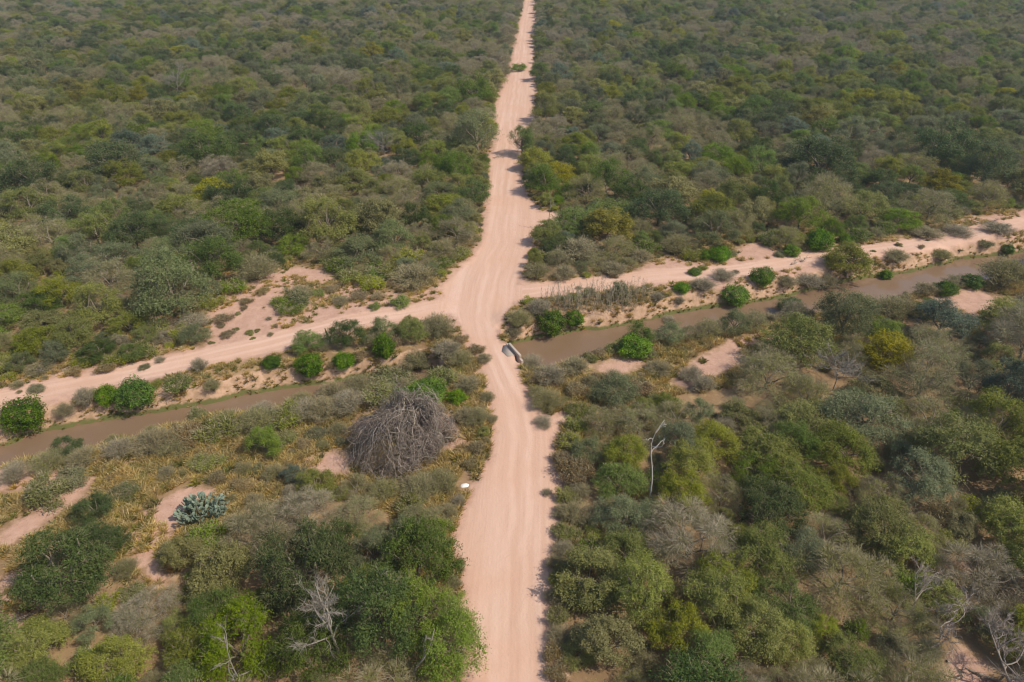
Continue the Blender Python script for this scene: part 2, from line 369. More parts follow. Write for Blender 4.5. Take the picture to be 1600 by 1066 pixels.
for k, nm_ in enumerate(('ground', 'dirt_road', 'side_track', 'canal_bank')):
    fq = Qd[fc == k]; used, inv = np.unique(fq, return_inverse=True)
    me = mkmesh(nm_, V3[used], inv.reshape(-1, 4), [MAT_SOIL], smooth=True, extra={n: v[used] for n, v in attrs.items()})
    setp(newobj(nm_, me), {'ground': 'brown scrubland soil with dry litter under the bush', 'dirt_road': 'wide pinkish dirt road running straight into the distance', 'side_track': 'pale sandy track following the canal', 'canal_bank': 'eroded sandy bank of the canal'}[nm_], kind='structure')
# water: a strip along the canal, a little wider than its bed
cl2 = []
for i in range(len(CAN)-1):
    for t in np.linspace(0, 1, 9)[:-1]: cl2.append(CAN[i]*(1-t)+CAN[i+1]*t)
cl2.append(CAN[-1]); cl2 = np.array(cl2); tt = unit(np.gradient(cl2, axis=0)); nn = np.stack([-tt[:, 1], tt[:, 0]], 1)
wv = np.concatenate([np.column_stack([cl2+nn*o, np.full(len(cl2), WZ)]) for o in (-6.0, -2, 2, 6.0)])
m_ = len(cl2); wq = [(r*m_+i, r*m_+i+1, (r+1)*m_+i+1, (r+1)*m_+i) for r in range(3) for i in range(m_-1)]
setp(newobj('canal_water', mkmesh('canal_water', wv, np.array(wq), [MAT_WATER])), 'muddy brown water standing in the canal', kind='structure')

# ------------------------------------------------------------------ plants: builders
def crown(R, r, h, base, nl, nleaf, ls, el, mats_leaf=0, flat=.62, tw=0, twl=.5, lob=(.24, .36), top=.35, ragged=.25):
    """foliage of a tree: lobes spread over an uneven dome, each a ragged cloud of leaves"""
    b = Buf(); lobes = []
    ph = R.uniform(0, 6.28, 3)
    for i in range(nl):
        a = R.uniform(0, 2*math.pi); u = R.uniform(-.25, 1); k = R.uniform(.45, 1)**.5
        rr = 1+ragged*(math.sin(a*2+ph[0])*.5+math.sin(a*3+ph[1])*.35+math.sin(a*5+ph[2])*.3)
        ct = max(u, -.2); stn = math.sqrt(max(0, 1-ct*ct))
        lr = r*R.uniform(lob[0]*.7, lob[1]*1.12)*(1-.25*abs(ct))
        c = np.array([math.cos(a)*stn*(r-lr*.7)*k*rr, math.sin(a)*stn*(r-lr*.7)*k*rr, base+(h-base-lr*.5)*(max(ct, 0)*.95*k+.06)+min(ct, 0)*.1*h+R.uniform(0, top)*.3*h*.3])
        lobes.append((c, lr))
    w = np.array([l[1]**2 for l in lobes]); w = (w/w.sum()*nleaf).astype(int)
    for (c, lr), n in zip(lobes, w):
        if n < 4: continue
        m_ = int(n*.6); ns = max(5, m_//34); ds = unit(R.normal(size=(ns, 3))+[0, 0, .35]); q = R.randint(0, ns, m_); t = R.uniform(.15, 1.2, (m_, 1)); dq = ds[q]
        ps = c+(dq*t+[0, 0, -.28]*t**2)*lr*[1, 1, flat+.1]+R.normal(size=(m_, 3))*lr*.075*(.5+t); st_ = R.uniform(.25, .75, ns)[q]
        leaves(b, R, ps, unit(dq*.35+[0, 0, .6]+R.normal(size=(m_, 3))*.5), ls, el, 0, np.clip(st_+R.uniform(-.2, .2, m_), 0, 1)); n = n-m_
        d = unit(R.normal(size=(n, 3))); d[:, 2] = np.abs(d[:, 2])*np.where(R.uniform(size=n) < .78, 1, -1)
        rad = R.uniform(.1, 1, (n, 1))**.42*(1+.22*np.sin(d[:, :1]*5+ph[0])*np.sin(d[:, 1:2]*6+ph[1])+.22*R.normal(size=(n, 1)))
        pos = c+d*rad*lr*[1, 1, flat]
        nor = unit(d*.6+[0, 0, .55]+R.normal(size=(n, 3))*.55)
        lt = R.uniform(-.22, .22)
        leaves(b, R, pos, nor, ls, el, 0, np.clip(R.uniform(.2, .8, n)+lt, 0, 1))
    if tw:
        k = R.randint(0, len(lobes), tw); c = np.array([lobes[i][0] for i in k]); lr = np.array([lobes[i][1] for i in k])[:, None]
        d = unit(R.normal(size=(tw, 3))+[0, 0, .5])
        twigs(b, R, c+d*lr*[1, 1, flat]*R.uniform(.5, .95, (tw, 1)), d+c*[.15, .15, 0]/r, twl, .017, 1)
    return b, lobes
def trunk(R, r, h, base, lobes, k=12, rad=.16, m=0):
    b = Buf(); fork = np.array([R.uniform(-.2, .2), R.uniform(-.2, .2), base*.75])
    tube(b, curve((0, 0, -.3), fork, R, 4, .05), np.linspace(rad*1.3, rad, 4), 7, m)
    mains = []
    for i in range(5):
        a = i*1.256+R.uniform(-.4, .4); e = np.array([math.cos(a)*r*.5, math.sin(a)*r*.5, base+(h-base)*R.uniform(.3, .6)])
        p = curve(fork, e, R, 6, .07, .08); tube(b, p, np.linspace(rad*.75, rad*.3, 6), 5, m); mains.append(p)
    for c, lr in [lobes[i] for i in R.permutation(len(lobes))[:k]]:
        mp = mains[int(((math.atan2(c[1], c[0]) % 6.283)/1.2566+.5)) % 5]
        s = mp[R.randint(2, 6)]; tube(b, curve(s, c+[0, 0, lr*.3], R, 5, .08, .05), np.linspace(rad*.28, rad*.07, 5), 4, m)
    return b
def bush(R, r, h, nleaf, ls, el, nstem=30, tw=600, open_=.0, twl=.35, squash=1.0):
    """leafy shrub without a trunk: stems fan out from the root; foliage in an uneven low dome"""
    b = Buf(); ph = R.uniform(0, 6.28, 3); nl = 16; lob = []
    for i in range(nl):
        a = R.uniform(0, 6.28); k = R.uniform(0, 1)**.5*.72; lr = r*R.uniform(.25, .42)
        rr = 1+.22*math.sin(2*a+ph[0])+.15*math.sin(3*a+ph[1])
        lob.append((np.array([math.cos(a)*r*k*rr, math.sin(a)*r*k*rr, h*R.uniform(.3, .75)*(1-k*k*.55)]), lr))
    w = np.array([l[1]**2 for l in lob]); w = (w/w.sum()*nleaf).astype(int)
    for (c, lr), n in zip(lob, w):
        d = unit(R.normal(size=(n, 3))); rad = R.uniform(.05, 1, (n, 1))**.5*(1+.25*R.normal(size=(n, 1)))
        pos = c+d*rad*lr*[1, 1, .75*h/r*squash]; pos[:, 2] = np.abs(pos[:, 2])+.03
        leaves(b, R, pos, unit(d*.5+[0, 0, .5]+R.normal(size=(n, 3))*.6), ls, el, 0, np.clip(R.uniform(.15, .85, n)+R.uniform(-.2, .2), 0, 1))
    for i in range(nstem):
        c, lr = lob[R.randint(nl)]; tube(b, curve((R.uniform(-.1, .1)*r, R.uniform(-.1, .1)*r, -.1), c+R.normal(size=3)*lr*.4, R, 4, .07, .08), np.linspace(.03, .012, 4), 3, 1)
    if tw:
        k = R.randint(0, nl, tw); c = np.array([lob[i][0] for i in k]); lr = np.array([lob[i][1] for i in k])[:, None]; d = unit(R.normal(size=(tw, 3))+[0, 0, .9])
        twigs(b, R, c+d*lr*R.uniform(.3, .9, (tw, 1))*[1, 1, .7], d, twl, .03, 1)
    return b
def drybush(R, r, h, nst=46, ntw=5200, nleaf=900, ls=.08, twl=.36, tww=.017, vase=1.0):
    """twiggy, half bare shrub: stems fan up and out, each splitting into a haze of fine twigs"""
    b = Buf(); ends = []; dirs = []
    for i in range(nst):
        a = R.uniform(0, 6.28); u = R.uniform(0, 1)**.6
        e = np.array([math.cos(a)*r*u*.8, math.sin(a)*r*u*.8, h*(.9-.45*u*u)*R.uniform(.7, 1)])
        s = np.array([math.cos(a)*.12*r, math.sin(a)*.12*r, -.1]); p = curve(s, e, R, 6, .07, .13*vase)
        tube(b, p, np.linspace(.045, .012, 6), 3, 1, R.uniform(0, 1))
        for t in range(2, 6): ends.append(p[t]); dirs.append(unit(p[t]-p[t-1])+[math.cos(a)*.3, math.sin(a)*.3, .2])
    ends = np.array(ends); dirs = np.array(dirs); k = R.randint(0, len(ends), ntw)
    d = unit(dirs[k]+R.normal(size=(ntw, 3))*.55); c = ends[k]+R.normal(size=(ntw, 3))*[r*.10, r*.10, h*.07]; c[:, 2] = np.abs(c[:, 2])
    twigs(b, R, c, d, twl, tww, 1)
    if nleaf:
        k = R.randint(0, ntw, nleaf); pos = c[k]+d[k]*R.uniform(0, .5, (nleaf, 1))*twl*1.3
        leaves(b, R, pos, unit(R.normal(size=(nleaf, 3))+[0, 0, .6]), ls, 1.7, 0)
    return b
def ballbush(R, r, h, nleaf, ls=.12):
    """dense round bright bush, leafy down to the soil"""
    b = Buf(); n = nleaf; d = unit(R.normal(size=(n, 3))); ph = R.uniform(0, 6.28, 4)
    bump = 1+.20*np.sin(d[:, 0]*4+ph[0])*np.sin(d[:, 1]*4+ph[1])+.09*np.sin(d[:, 2]*9+d[:, 0]*6+ph[2])+.07*np.sin(d[:, 1]*13+ph[3])*np.sin(d[:, 0]*12)
    rad = (R.uniform(.55, 1, n)**.5*bump*(1+.075*R.normal(size=n)))[:, None]
    pos = d*rad*[r, r, h*.56]+[0, 0, h*.46]; keep = pos[:, 2] > -.05; pos = pos[keep]; d = d[keep]
    leaves(b, R, pos, unit(d*.8+R.normal(size=d.shape)*.6+[0, 0, .3]), ls, 1.5, 0, np.clip(.5+(bump[keep]-1)*2.0+R.uniform(-.35, .35, len(d)), 0, 1))
    for i in range(10): tube(b, curve((0, 0, -.1), pos[R.randint(len(pos))]*.8, R, 4, .05), np.linspace(.05, .02, 4), 3, 1)
    return b
def weed(R, r, h, n=90):
    b = Buf(); a = R.uniform(0, 6.28, n); k = R.uniform(0, 1, n)**.6
    d = np.column_stack([np.cos(a)*k, np.sin(a)*k, R.uniform(.5, 1.3, n)]); s = np.column_stack([np.cos(a)*k*r*.35, np.sin(a)*k*r*.35, np.zeros(n)])
    twigs(b, R, s, d, h, .05, 0); return b
def stalks(R, r, h, n=26):
    """dry upright stems, standing apart"""
    b = Buf(); a = R.uniform(0, 6.28, n); k = R.uniform(0, 1, n)**.5*r
    for i in range(n):
        s = np.array([math.cos(a[i])*k[i], math.sin(a[i])*k[i], -.05]); e = s+[R.normal()*.25, R.normal()*.25, h*R.uniform(.6, 1.1)]
        p = curve(s, e, R, 4, .04); tube(b, p, np.linspace(.022, .008, 4), 3, 1, R.uniform(0, 1))
        m = 16; q = p[1]+(p[-1]-p[1])*R.uniform(0, 1, (m, 1)); twigs(b, R, q, unit(R.normal(size=(m, 3))*.6+[0, 0, .9]), .35, .018, 1)
    leaves(b, R, np.column_stack([R.normal(size=120)*r*.6, R.normal(size=120)*r*.6, R.uniform(.1, h*.6, 120)]), unit(R.normal(size=(120, 3))), .08, 1.6, 0)
    return b

# species: look words, leaf colours, builder settings
def S(i): return np.random.RandomState(1000+i)
PRO = {}          # species -> list of prototypes: dict(parts=[(name, mesh)], r, h)
def proto(sp, parts, r, h): PRO.setdefault(sp, []).append(dict(parts=parts, r=r, h=h))
TREES = {
 'dark':   ('dark green', (.048, .072, .022), (.130, .162, .050), .15, 1.8),
 'grey':   ('grey-green', (.098, .112, .052), (.215, .228, .115), .14, 2.0),
 'olive':  ('olive green', (.128, .142, .030), (.275, .280, .075), .15, 1.8),
 'green':  ('fresh green', (.080, .120, .020), (.195, .245, .050), .14, 1.8),
 'khaki':  ('khaki brown', (.155, .148, .055), (.310, .290, .130), .17, 1.5),
 'teal':   ('blue-green', (.072, .100, .062), (.185, .218, .150), .15, 1.9),
 'yellow': ('yellowish', (.170, .160, .030), (.340, .310, .070), .17, 1.6),
}
for ti, (sp, (w, c1, c2, ls, el)) in enumerate(TREES.items()):
    lm = leafmat(sp+'_leaves', c1, c2)
    for v in range(3):
        R = S(ti*10+v); r = 4.0; h = (6.6, 5.6, 7.4)[v]; base = (2.0, 1.6, 2.6)[v]
        nl = (46, 60, 38)[v]
        cb, lobes = crown(R, r, h, base, nl, 21000, ls, el, flat=(.62, .5, .8)[v], tw=1100, twl=.5, ragged=(.2, .28, .35)[v])
        tb = trunk(R, r, h, base, lobes, 14)
        proto(sp, [('trunk', tb.mesh('trunk', [MAT_BARK])), ('crown', cb.mesh('crown', [lm, MAT_TWIG]))], r, h)
# feathery, thin-leaved trees: many twigs, small leaves
for ti, (sp, c1, c2) in enumerate((('feather', (.145, .145, .052), (.275, .265, .112)), ('brown', (.160, .145, .070), (.275, .245, .135)))):
    lm = leafmat(sp+'_leaves', c1, c2)
    for v in range(3):
        R = S(100+ti*10+v); r = 3.6; h = (5.2, 4.6, 5.8)[v]; base = 1.3
        cb, lobes = crown(R, r, h, base, 48, (15000, 15000)[ti], .09, 2.2, flat=.6, tw=(6000, 11000)[ti], twl=.42, lob=(.22, .36), ragged=.22)
        tb = trunk(R, r, h, base, lobes, 18, .12)
        proto(sp, [('trunk', tb.mesh('trunk', [MAT_BARK])), ('crown', cb.mesh('crown', [lm, MAT_TWIG if ti == 0 else MAT_GREYTWIG]))], r, h)
SHR = {
 'olive_shrub': ('olive green', (.130, .145, .034), (.270, .275, .080)),
 'green_shrub': ('fresh green', (.090, .138, .018), (.205, .260, .045)),
 'yellow_shrub': ('yellow-green', (.155, .170, .024), (.300, .305, .060)),
 'grey_shrub': ('grey-green', (.115, .128, .060), (.230, .235, .125)),
 'tan_shrub': ('tan brown', (.165, .122, .060), (.320, .240, .130)),
}
for ti, (sp, (w, c1, c2)) in enumerate(SHR.items()):
    lm = leafmat(sp+'_leaves', c1, c2)
    for v in range(2):
        R = S(200+ti*10+v); r = 1.5; h = (1.9, 1.5)[v]
        proto(sp, [('bush', bush(R, r, h, 3600, .115, 1.7, tw=900).mesh('bush', [lm, MAT_TWIG]))], r, h)
lm_dry = leafmat('sparse_leaves', (.17, .15, .065), (.29, .25, .13)); lm_dry2 = leafmat('sparse_olive_leaves', (.145, .148, .045), (.27, .26, .09))
for v in range(4):
    R = S(300+v); proto('dry', [('bush', drybush(R, 1.8, 2.1, nleaf=(1500, 2600, 900, 3200)[v]).mesh('bush', [lm_dry, MAT_TWIG if v % 2 else MAT_GREYTWIG]))], 1.8, 2.1)
for v in range(3):
    R = S(320+v); proto('feather_bush', [('bush', drybush(R, 2.2, 2.7, 60, 6000, 7000, .08, .4).mesh('bush', [lm_dry2, MAT_TWIG]))], 2.2, 2.7)
lm_ball = leafmat('glossy_green_leaves', (.046, .104, .008), (.160, .250, .020), .16, .012, .25, 1.0)
for v in range(4):
    R = S(340+v); proto('ball', [('bush', ballbush(R, 1.5, 2.3, 7000, .125).mesh('bush', [lm_ball, MAT_BARK]))], 1.5, 2.3)
lm_weed = leafmat('weed_leaves', (.13, .13, .035), (.25, .22, .08)); lm_straw = leafmat('straw', (.34, .255, .11), (.55, .43, .22)); lm_bankg = leafmat('bank_grass', (.15, .16, .035), (.30, .27, .08))
for v in range(2):
    proto('weed', [('bush', weed(S(360+v), .5, .5).mesh('bush', [lm_weed]))], .5, .45)
for v in range(3):
    proto('stalks', [('bush', stalks(S(370+v), 1.2, 2.4).mesh('bush', [lm_dry, MAT_GREYTWIG]))], 1.2, 2.4)  # clumps of separate dry stems, not bushes; each clump is one mesh
# ------------------------------------------------------------------ where every plant stands
PL = []      # dicts: sp, x, y, z, r, h, rot, label or None
def spot(px, py, w, hf, pr):
    for z in np.arange(6, -2.4, -.15):
        x, y = gp(px, py, z); d = proj(x, y, z)[2]; r = w*d/(2*F); h = r/pr['r']*pr['h']*hf; g = max(hz(x, y), WZ-.1)
        if z <= g+h*.5: break
    return x, y, g, r, h
def hero(sp, px, py, w, hf=1.0, label=None, v=None):
    k = rnd.randrange(len(PRO[sp])) if v is None else v; pr = PRO[sp][k]
    x, y, g, r, h = spot(px, py, w, hf, pr)
    PL.append(dict(sp=sp, v=k, x=x, y=y, z=g, r=r, h=h, rot=rnd.uniform(0, 6.28), label=label, hero=True)); return PL[-1]
BALLS = [(35,648,60,.95,'bright green round bush on the canal bank at the left edge'),(168,622,36,1,'small bright round bush touching a bigger one on the canal bank'),(211,617,54,.95,'large bright round bush with a smaller one against its side'),
 (484,571,42,1,'almost spherical bright green bush on the bank below the slim cactus'),(537,565,33,.8,'small bright bush just right of the almost spherical one'),(425,567,28,.75,'small flat bright bush at the track edge above the eroded bank'),
 (600,542,32,1.5,'tall narrow bright green bush beside pale eroded bank'),(862,503,44,1.0,'large bright round bush beside the canal close to the culvert'),(897,500,30,.9,'smaller bright bush touching the large one by the culvert'),
 (1148,461,44,.75,'bright green bush above the canal, in the middle of the far bank'),(1193,430,37,.8,'dark round bush on top of the bank, above a brighter one'),(1384,429,19,1,'small round bush right of the big olive tree on the bank'),
 (1521,440,33,.75,'neat oval bright bush on the near side of the canal'),(1478,451,34,.7,'low bright bush left of the neat oval one'),(990,540,54,.65,'wide bright bush leaning over the near canal edge'),
 (1243,509,24,1,'small bright bush below the little umbrella-shaped tree'),(1575,389,20,.9,'small round bush by the far track at the right edge'),(1102,398,22,.8,'smaller of two touching bright bushes at the forest edge'),
 (1126,397,34,.75,'larger of two touching bright bushes at the forest edge'),(1237,391,26,.8,'bright round bush in front of the wood beyond the right track'),(1280,376,40,1,'tall bright bush at the wood edge beyond the right track'),
 (1323,374,24,.7,'low bright bush between the wood and the olive tree on the bank'),(714,620,30,.8,'bright bush between the grey brush pile and the road'),(668,612,60,.5,'low wide bright bush right behind the grey brush pile'),
 (632,617,40,.5,'low bright bush behind the left of the grey brush pile'),(1066,449,24,.7,'dull green bush among dry stems on the far bank'),(1086,424,20,.6,'little bright bush alone beside the right track')]
for b in BALLS: hero('ball', *b[:4], label=b[4])
HER = [('grey',270,440,140,1.05,'huge grey-green tree on the edge of the sandy clearing',0),('green',370,345,112,1,'broad fresh green tree in the wood behind the grey round shrub',1),('dark',650,335,52,1.25,'narrow dark tree in the wood left of the main road',0),
 ('dark',40,275,92,1,None,0),('dark',172,250,96,.9,'dark broad tree in the left wood, beside another of its size',1),('dark',325,232,92,.9,None,0),('grey',240,262,60,.9,None,1),('dark',95,885,150,1.15,'big dark green tree below the prickly pear',0),
 ('dark',150,850,86,.9,'smaller dark green tree against the big dark one below the prickly pear',1),('dark',470,880,150,1.2,None,0),('dark',650,865,135,1.25,None,1),('dark',590,950,160,1.25,'tall dark green tree with a bleached dead trunk beside it',2),('green',700,1000,135,1.2,'green tree leaning over the road at the bottom',0),
 ('green',370,1000,150,1.15,None,1),('dark',330,960,90,1,None,2),('olive',300,1010,100,.9,None,0),('dark',520,850,90,1,None,0),('green',650,955,130,1.25,None,2),('dark',480,1010,130,1.2,None,1),
 ('feather',1290,312,112,1,'smooth domed olive brown tree in front of the right wood',1),('feather',1455,322,92,.85,'low domed olive tree at the end of the right wood',1),('dark',1285,246,112,.9,'wide dark tree in the right wood behind the domed tree',1),('dark',1480,225,96,1,None,0),('dark',1550,255,90,1,None,2),
 ('teal',1080,238,42,1.1,'small blue-green tree standing out in the right wood',0),('teal',1588,600,96,1.35,'pale blue-green tree at the right edge below the canal',0),('dark',1205,790,118,1.0,'rounded deep green tree among olive trees right of the road',1),('green',968,752,86,.9,'fresh green dome-shaped tree at the foot of the white dead trunk',1),
 ('khaki',925,900,120,.8,'tall khaki leaved tree at the right verge of the road',0),('khaki',950,1000,105,.8,None,2),('khaki',905,1020,60,.7,None,1),('green',738,138,76,.9,'bright green tree at the left verge of the road far away',1),('grey',745,205,88,1,'grey-green tree reaching over the left verge of the distant road',0),
 ('olive',1328,410,84,.95,'big olive feathery tree alone on the bank above the water',1),('dark',1236,480,48,.9,'little umbrella-shaped tree leaning over the canal',1),('yellow',950,350,80,.9,'yellowish tree in the front of the wood right of the crossroads',0),('yellow',1385,548,92,.85,'yellow tan tree in the scrub below the canal on the right',0),
 ('khaki',1180,330,60,1,None,0),('dark',1200,300,60,1,None,0),('grey',130,420,70,1,None,1),('green',100,390,60,.9,None,0),('dark',60,470,70,.8,None,1),('dark',740,300,60,.9,None,0),('grey',715,330,60,1,None,1),('dark',580,335,50,1,None,0),('green',815,220,52,1,'olive green tree spreading over the road from its right verge',2),
 ('dark',870,380,55,.8,None,0),('grey',560,390,90,.7,None,1),('feather',400,830,130,.8,'wide thin-leaved tree right below the prickly pear',1),('brown',470,800,120,.7,None,0),('brown',230,960,120,.6,None,1),('green',30,640,10,.8,None,0),
 ('feather',1320,900,165,.75,'broad brownish olive feathery tree at the lower right',1),('brown',1540,900,150,.8,None,0),('olive',1590,820,120,.9,None,1),('olive',1470,930,90,.8,None,0),('brown',1080,840,170,.7,'wide dark grey twiggy tree right of the khaki tree',2),('feather',1290,840,110,.8,None,0),('olive',1380,820,130,.9,None,1),('olive',1500,700,150,.9,None,0),('olive',1200,700,110,.8,None,1),
 ('olive',1120,940,120,1.1,None,2),('olive',1180,980,120,1.1,None,0),('olive',1010,920,120,1.2,None,0),('grey',1440,745,110,.9,None,0),('olive',1560,660,120,.9,None,2),('green',810,104,30,.6,'small tree leaning right across the distant road',1)]
for sp, px, py, w, hf, lab, v in HER: hero(sp, px, py, w, hf, lab, v)
HER2 = [('olive',150,475,84,.9),('olive',60,530,80,.8),('olive',20,430,80,.9),('green',215,420,50,.9),('olive',110,520,76,.8),('olive',200,505,70,.7),('dark',150,545,60,.7),('dark',205,550,50,.7),('olive',90,455,70,.9),('yellow',0,360,50,.9),('green',175,335,60,1),('grey',250,395,70,.9),('feather',500,390,60,.8),('green',460,380,60,.8),
 ('olive',1120,690,90,.9),('green',1180,730,90,.9),('olive',1250,760,110,.9),('olive',1320,700,110,.9),('grey',1060,690,80,.9),('feather',1000,660,90,.7),('olive',1070,770,90,.9),('olive',1130,900,100,1),('olive',1060,980,100,1),('green',1110,1030,100,1),('olive',1230,1000,90,1),('olive',980,860,90,.9),('feather',1400,950,110,.8),('olive',1330,1030,100,.8),('olive',1420,860,100,.9),('grey',1250,860,90,.9),('green',1240,690,80,.9),
 ('olive',60,1010,110,.8),('olive',180,1030,110,.9),('feather',560,800,80,.6),('feather',100,960,70,.6)]
for sp, px, py, w, hf in HER2: hero(sp, px, py, w, hf)
for px, py, w in ((220,545,56),(285,520,50),(260,475,50),(180,560,50),(130,560,44),(330,470,40),(545,430,50),(580,440,50),(640,400,60),(690,410,44),(720,395,44),(520,400,44),(610,420,44),(425,400,40),(860,400,44),(925,400,40),(1010,385,50),(1080,395,40),(1340,365,50),(1200,370,44),(1245,370,44)): hero(rnd.choice(['yellow_shrub', 'green_shrub', 'yellow_shrub', 'olive_shrub']), px, py, w, .75)
VERGE = [(848,588,40),(838,612,36),(905,640,50),(900,662,44),(892,690,50),(885,716,44),(893,745,50),(885,772,44),(880,800,40),(884,830,50),(880,858,46),(878,884,40),(872,905,40),(876,935,46),(872,962,46),(874,990,50),(870,1020,50),(872,1050,50),(900,800,60),(905,770,50),(745,700,34),(735,725,30),(712,770,26),(700,800,40),(718,880,26),(757,560,30),(745,545,30),(762,620,30),(768,655,26)]
for px, py, w in VERGE: hero(rnd.choice(['dry', 'tan_shrub', 'feather_bush', 'dry', 'olive_shrub']), px, py, w, .8)
for px, py, w in ((20,738,60),(75,722,64),(130,714,60),(185,700,60),(235,690,76),(290,680,70),(345,668,80),(400,657,76),(450,648,70),(500,640,70),(545,628,70),(590,615,66),(630,605,50),(520,612,60),(470,625,50)): hero(rnd.choice(['dry', 'tan_shrub', 'feather_bush', 'dry', 'feather_bush', 'olive_shrub']), px, py, w, .75)
for px, py, w in ((470,455,46),(440,470,40),(350,497,36),(560,462,36),(625,470,40),(585,478,24),(385,470,26),(410,455,24),(520,450,30)): hero(rnd.choice(['tan_shrub', 'feather_bush', 'green_shrub']), px, py, w, .6)
HB = [('feather_bush',400,418,76,.9,'round grey twiggy shrub at the edge of the sandy clearing'),('dry',600,292,36,.9,'pale bare bush deep in the left wood'),('dry',645,430,86,.6,'low grey-brown bush where the left track meets the road'),('feather_bush',838,422,52,.7,'rounded olive shrub at the right corner of the crossroads'),
 ('dry',880,426,50,.7,None),('feather_bush',682,508,66,.9,'olive-grey shrub in the lower left corner of the crossroads'),('feather_bush',812,500,52,.8,'greyish shrub on the verge above the culvert'),('dry',845,480,50,.8,None),('dry',800,520,40,.8,None),('feather_bush',855,625,60,.8,'tan twiggy bush on the road verge below the culvert'),('dry',830,565,50,.6,'dry bush beside the concrete parapet'),('dry',862,585,66,.7,None),
 ('dry',900,570,50,.7,None),('dry',310,570,34,1.1,None),('dry',135,622,44,1.1,'tall bare bush between round green bushes on the left bank'),('dry',100,640,40,.8,None),('grey_shrub',460,465,52,.9,None),('green_shrub',456,480,50,.7,'green shrub on the sand beside the left track'),('green_shrub',365,445,54,.8,'bright yellow-green shrub in front of the huge grey-green tree'),
 ('green_shrub',497,457,28,.6,'small green shrub alone on the clearing sand'),('grey_shrub',615,590,86,.5,'low bluish green shrub on the bank above the brush pile'),('green_shrub',277,600,52,.9,None),('dry',390,420,30,.8,None),('dry',900,390,90,.6,'wide dry brown bush before the right wood near the crossroads'),('green_shrub',1382,355,42,.9,None),
 ('dry',700,545,60,.7,None),('feather_bush',650,560,60,.7,None),('feather_bush',720,560,50,.7,None),('olive_shrub',690,590,60,.7,None),('dry',730,650,50,.8,None),('feather_bush',745,650,50,.8,'rounded olive bush on the road verge right of the brush pile'),('dry',730,600,50,.8,None),('feather_bush',655,760,70,.8,'olive shrub in front of the brush pile'),('feather_bush',600,765,60,.7,None),
 ('feather_bush',690,750,60,.8,None),('olive_shrub',640,790,60,.8,None),('tan_shrub',900,735,70,.9,'tan dry shrub at the right verge left of the dome-shaped tree'),('tan_shrub',885,690,40,.6,None),('feather_bush',560,600,60,.6,None),('dry',480,640,70,.7,None),('grey_shrub',440,650,60,.6,None),('green_shrub',355,665,36,.7,None),('feather_bush',270,690,80,.5,None),
 ('olive_shrub',320,720,60,.6,None),('grey_shrub',195,765,50,.7,None),('grey_shrub',110,745,60,.7,None),('olive_shrub',70,765,80,.8,None),('dry',410,640,50,.6,None),('green_shrub',320,840,76,.8,'leafy green shrub growing out from under the prickly pear'),('feather_bush',1345,470,60,.6,None),('feather_bush',1400,480,80,.6,None),('feather_bush',1570,425,90,.8,'grey feathery bush overhanging the canal at the right edge'),
 ('dry',1450,452,50,.6,None),('dry',1115,510,50,.6,None),('dry',1205,500,50,.7,'bare bush standing at the near water edge beside the little umbrella-shaped tree'),('dry',1180,505,40,.6,None),('green_shrub',1370,500,36,.9,None),('feather_bush',1470,398,40,.5,None),('grey_shrub',1540,382,26,.8,None),('dry',1400,400,50,.5,None),('dry',1260,440,60,.5,None),('dry',1290,440,50,.6,None),
 ('dry',1130,430,50,.5,None),('dry',1100,445,50,.6,None),('dry',1230,440,40,.6,None),('dry',1045,500,30,.5,None),('grey_shrub',1140,395,30,.4,None),('grey_shrub',1220,396,24,.6,None),('tan_shrub',1000,605,50,.7,None),('dry',1080,585,50,.7,None),('dry',1100,600,50,.8,None),('dry',1030,575,50,.6,None),('dry',960,590,50,.7,None),('feather_bush',1010,550,40,.6,None),
 ('dry',1560,355,60,.4,'grey heap of low dry brush beyond the far track'),('dry',1500,360,60,.35,None),('dry',1450,365,60,.4,None),('dry',300,505,70,.5,'grey-brown low bush at the clearing edge below the huge tree'),('olive_shrub',240,510,60,.7,None),('dry',60,575,50,.5,None),('green_shrub',530,412,50,.8,None),('green_shrub',590,420,60,.6,None),
 ('dry',960,420,50,.6,None),('dry',1000,400,50,.6,None),('feather_bush',1060,380,60,.8,None),('dry',850,660,40,.5,'thin dry bush next to the sandy footpath'),('dry',885,720,36,.7,None),('dry',855,770,22,.7,None),('dry',868,880,36,1,None),('dry',860,930,30,.9,None)]
for sp, px, py, w, hf, lab in HB: hero(sp, px, py, w, hf, lab)
for px, w in ((868,40),(890,44),(914,46),(938,44),(960,46),(982,40),(1000,36)): hero('stalks', px+rnd.uniform(-4, 4), 462+rnd.uniform(-5, 6)-(px-868)*.04, w, .95, None)
WEEDS = [(345,509,16),(355,523,26),(369,514,12),(390,520,18),(402,516,12),(420,498,14),(430,510,12),(422,523,14),(395,528,10),(381,480,16),(372,490,12),(330,536,12),(520,463,14),(532,470,34),(590,462,30),(480,526,6),(610,463,10),(545,470,12),(72,578,16),(27,601,26),(55,606,30),(30,612,12),(70,590,14),(115,580,30),(168,573,36),(250,563,22),(225,573,20),(3,600,14),(1098,418,20),(1150,425,16),(1405,382,14),(1440,385,14),(1365,392,10),(1450,375,8),(1495,355,10),(905,450,14),(960,432,16),(935,428,14),(445,480,16)]
for px, py, w in WEEDS: hero(rnd.choice(['grey_shrub', 'tan_shrub', 'olive_shrub', 'dry']), px, py, w, .6, None)

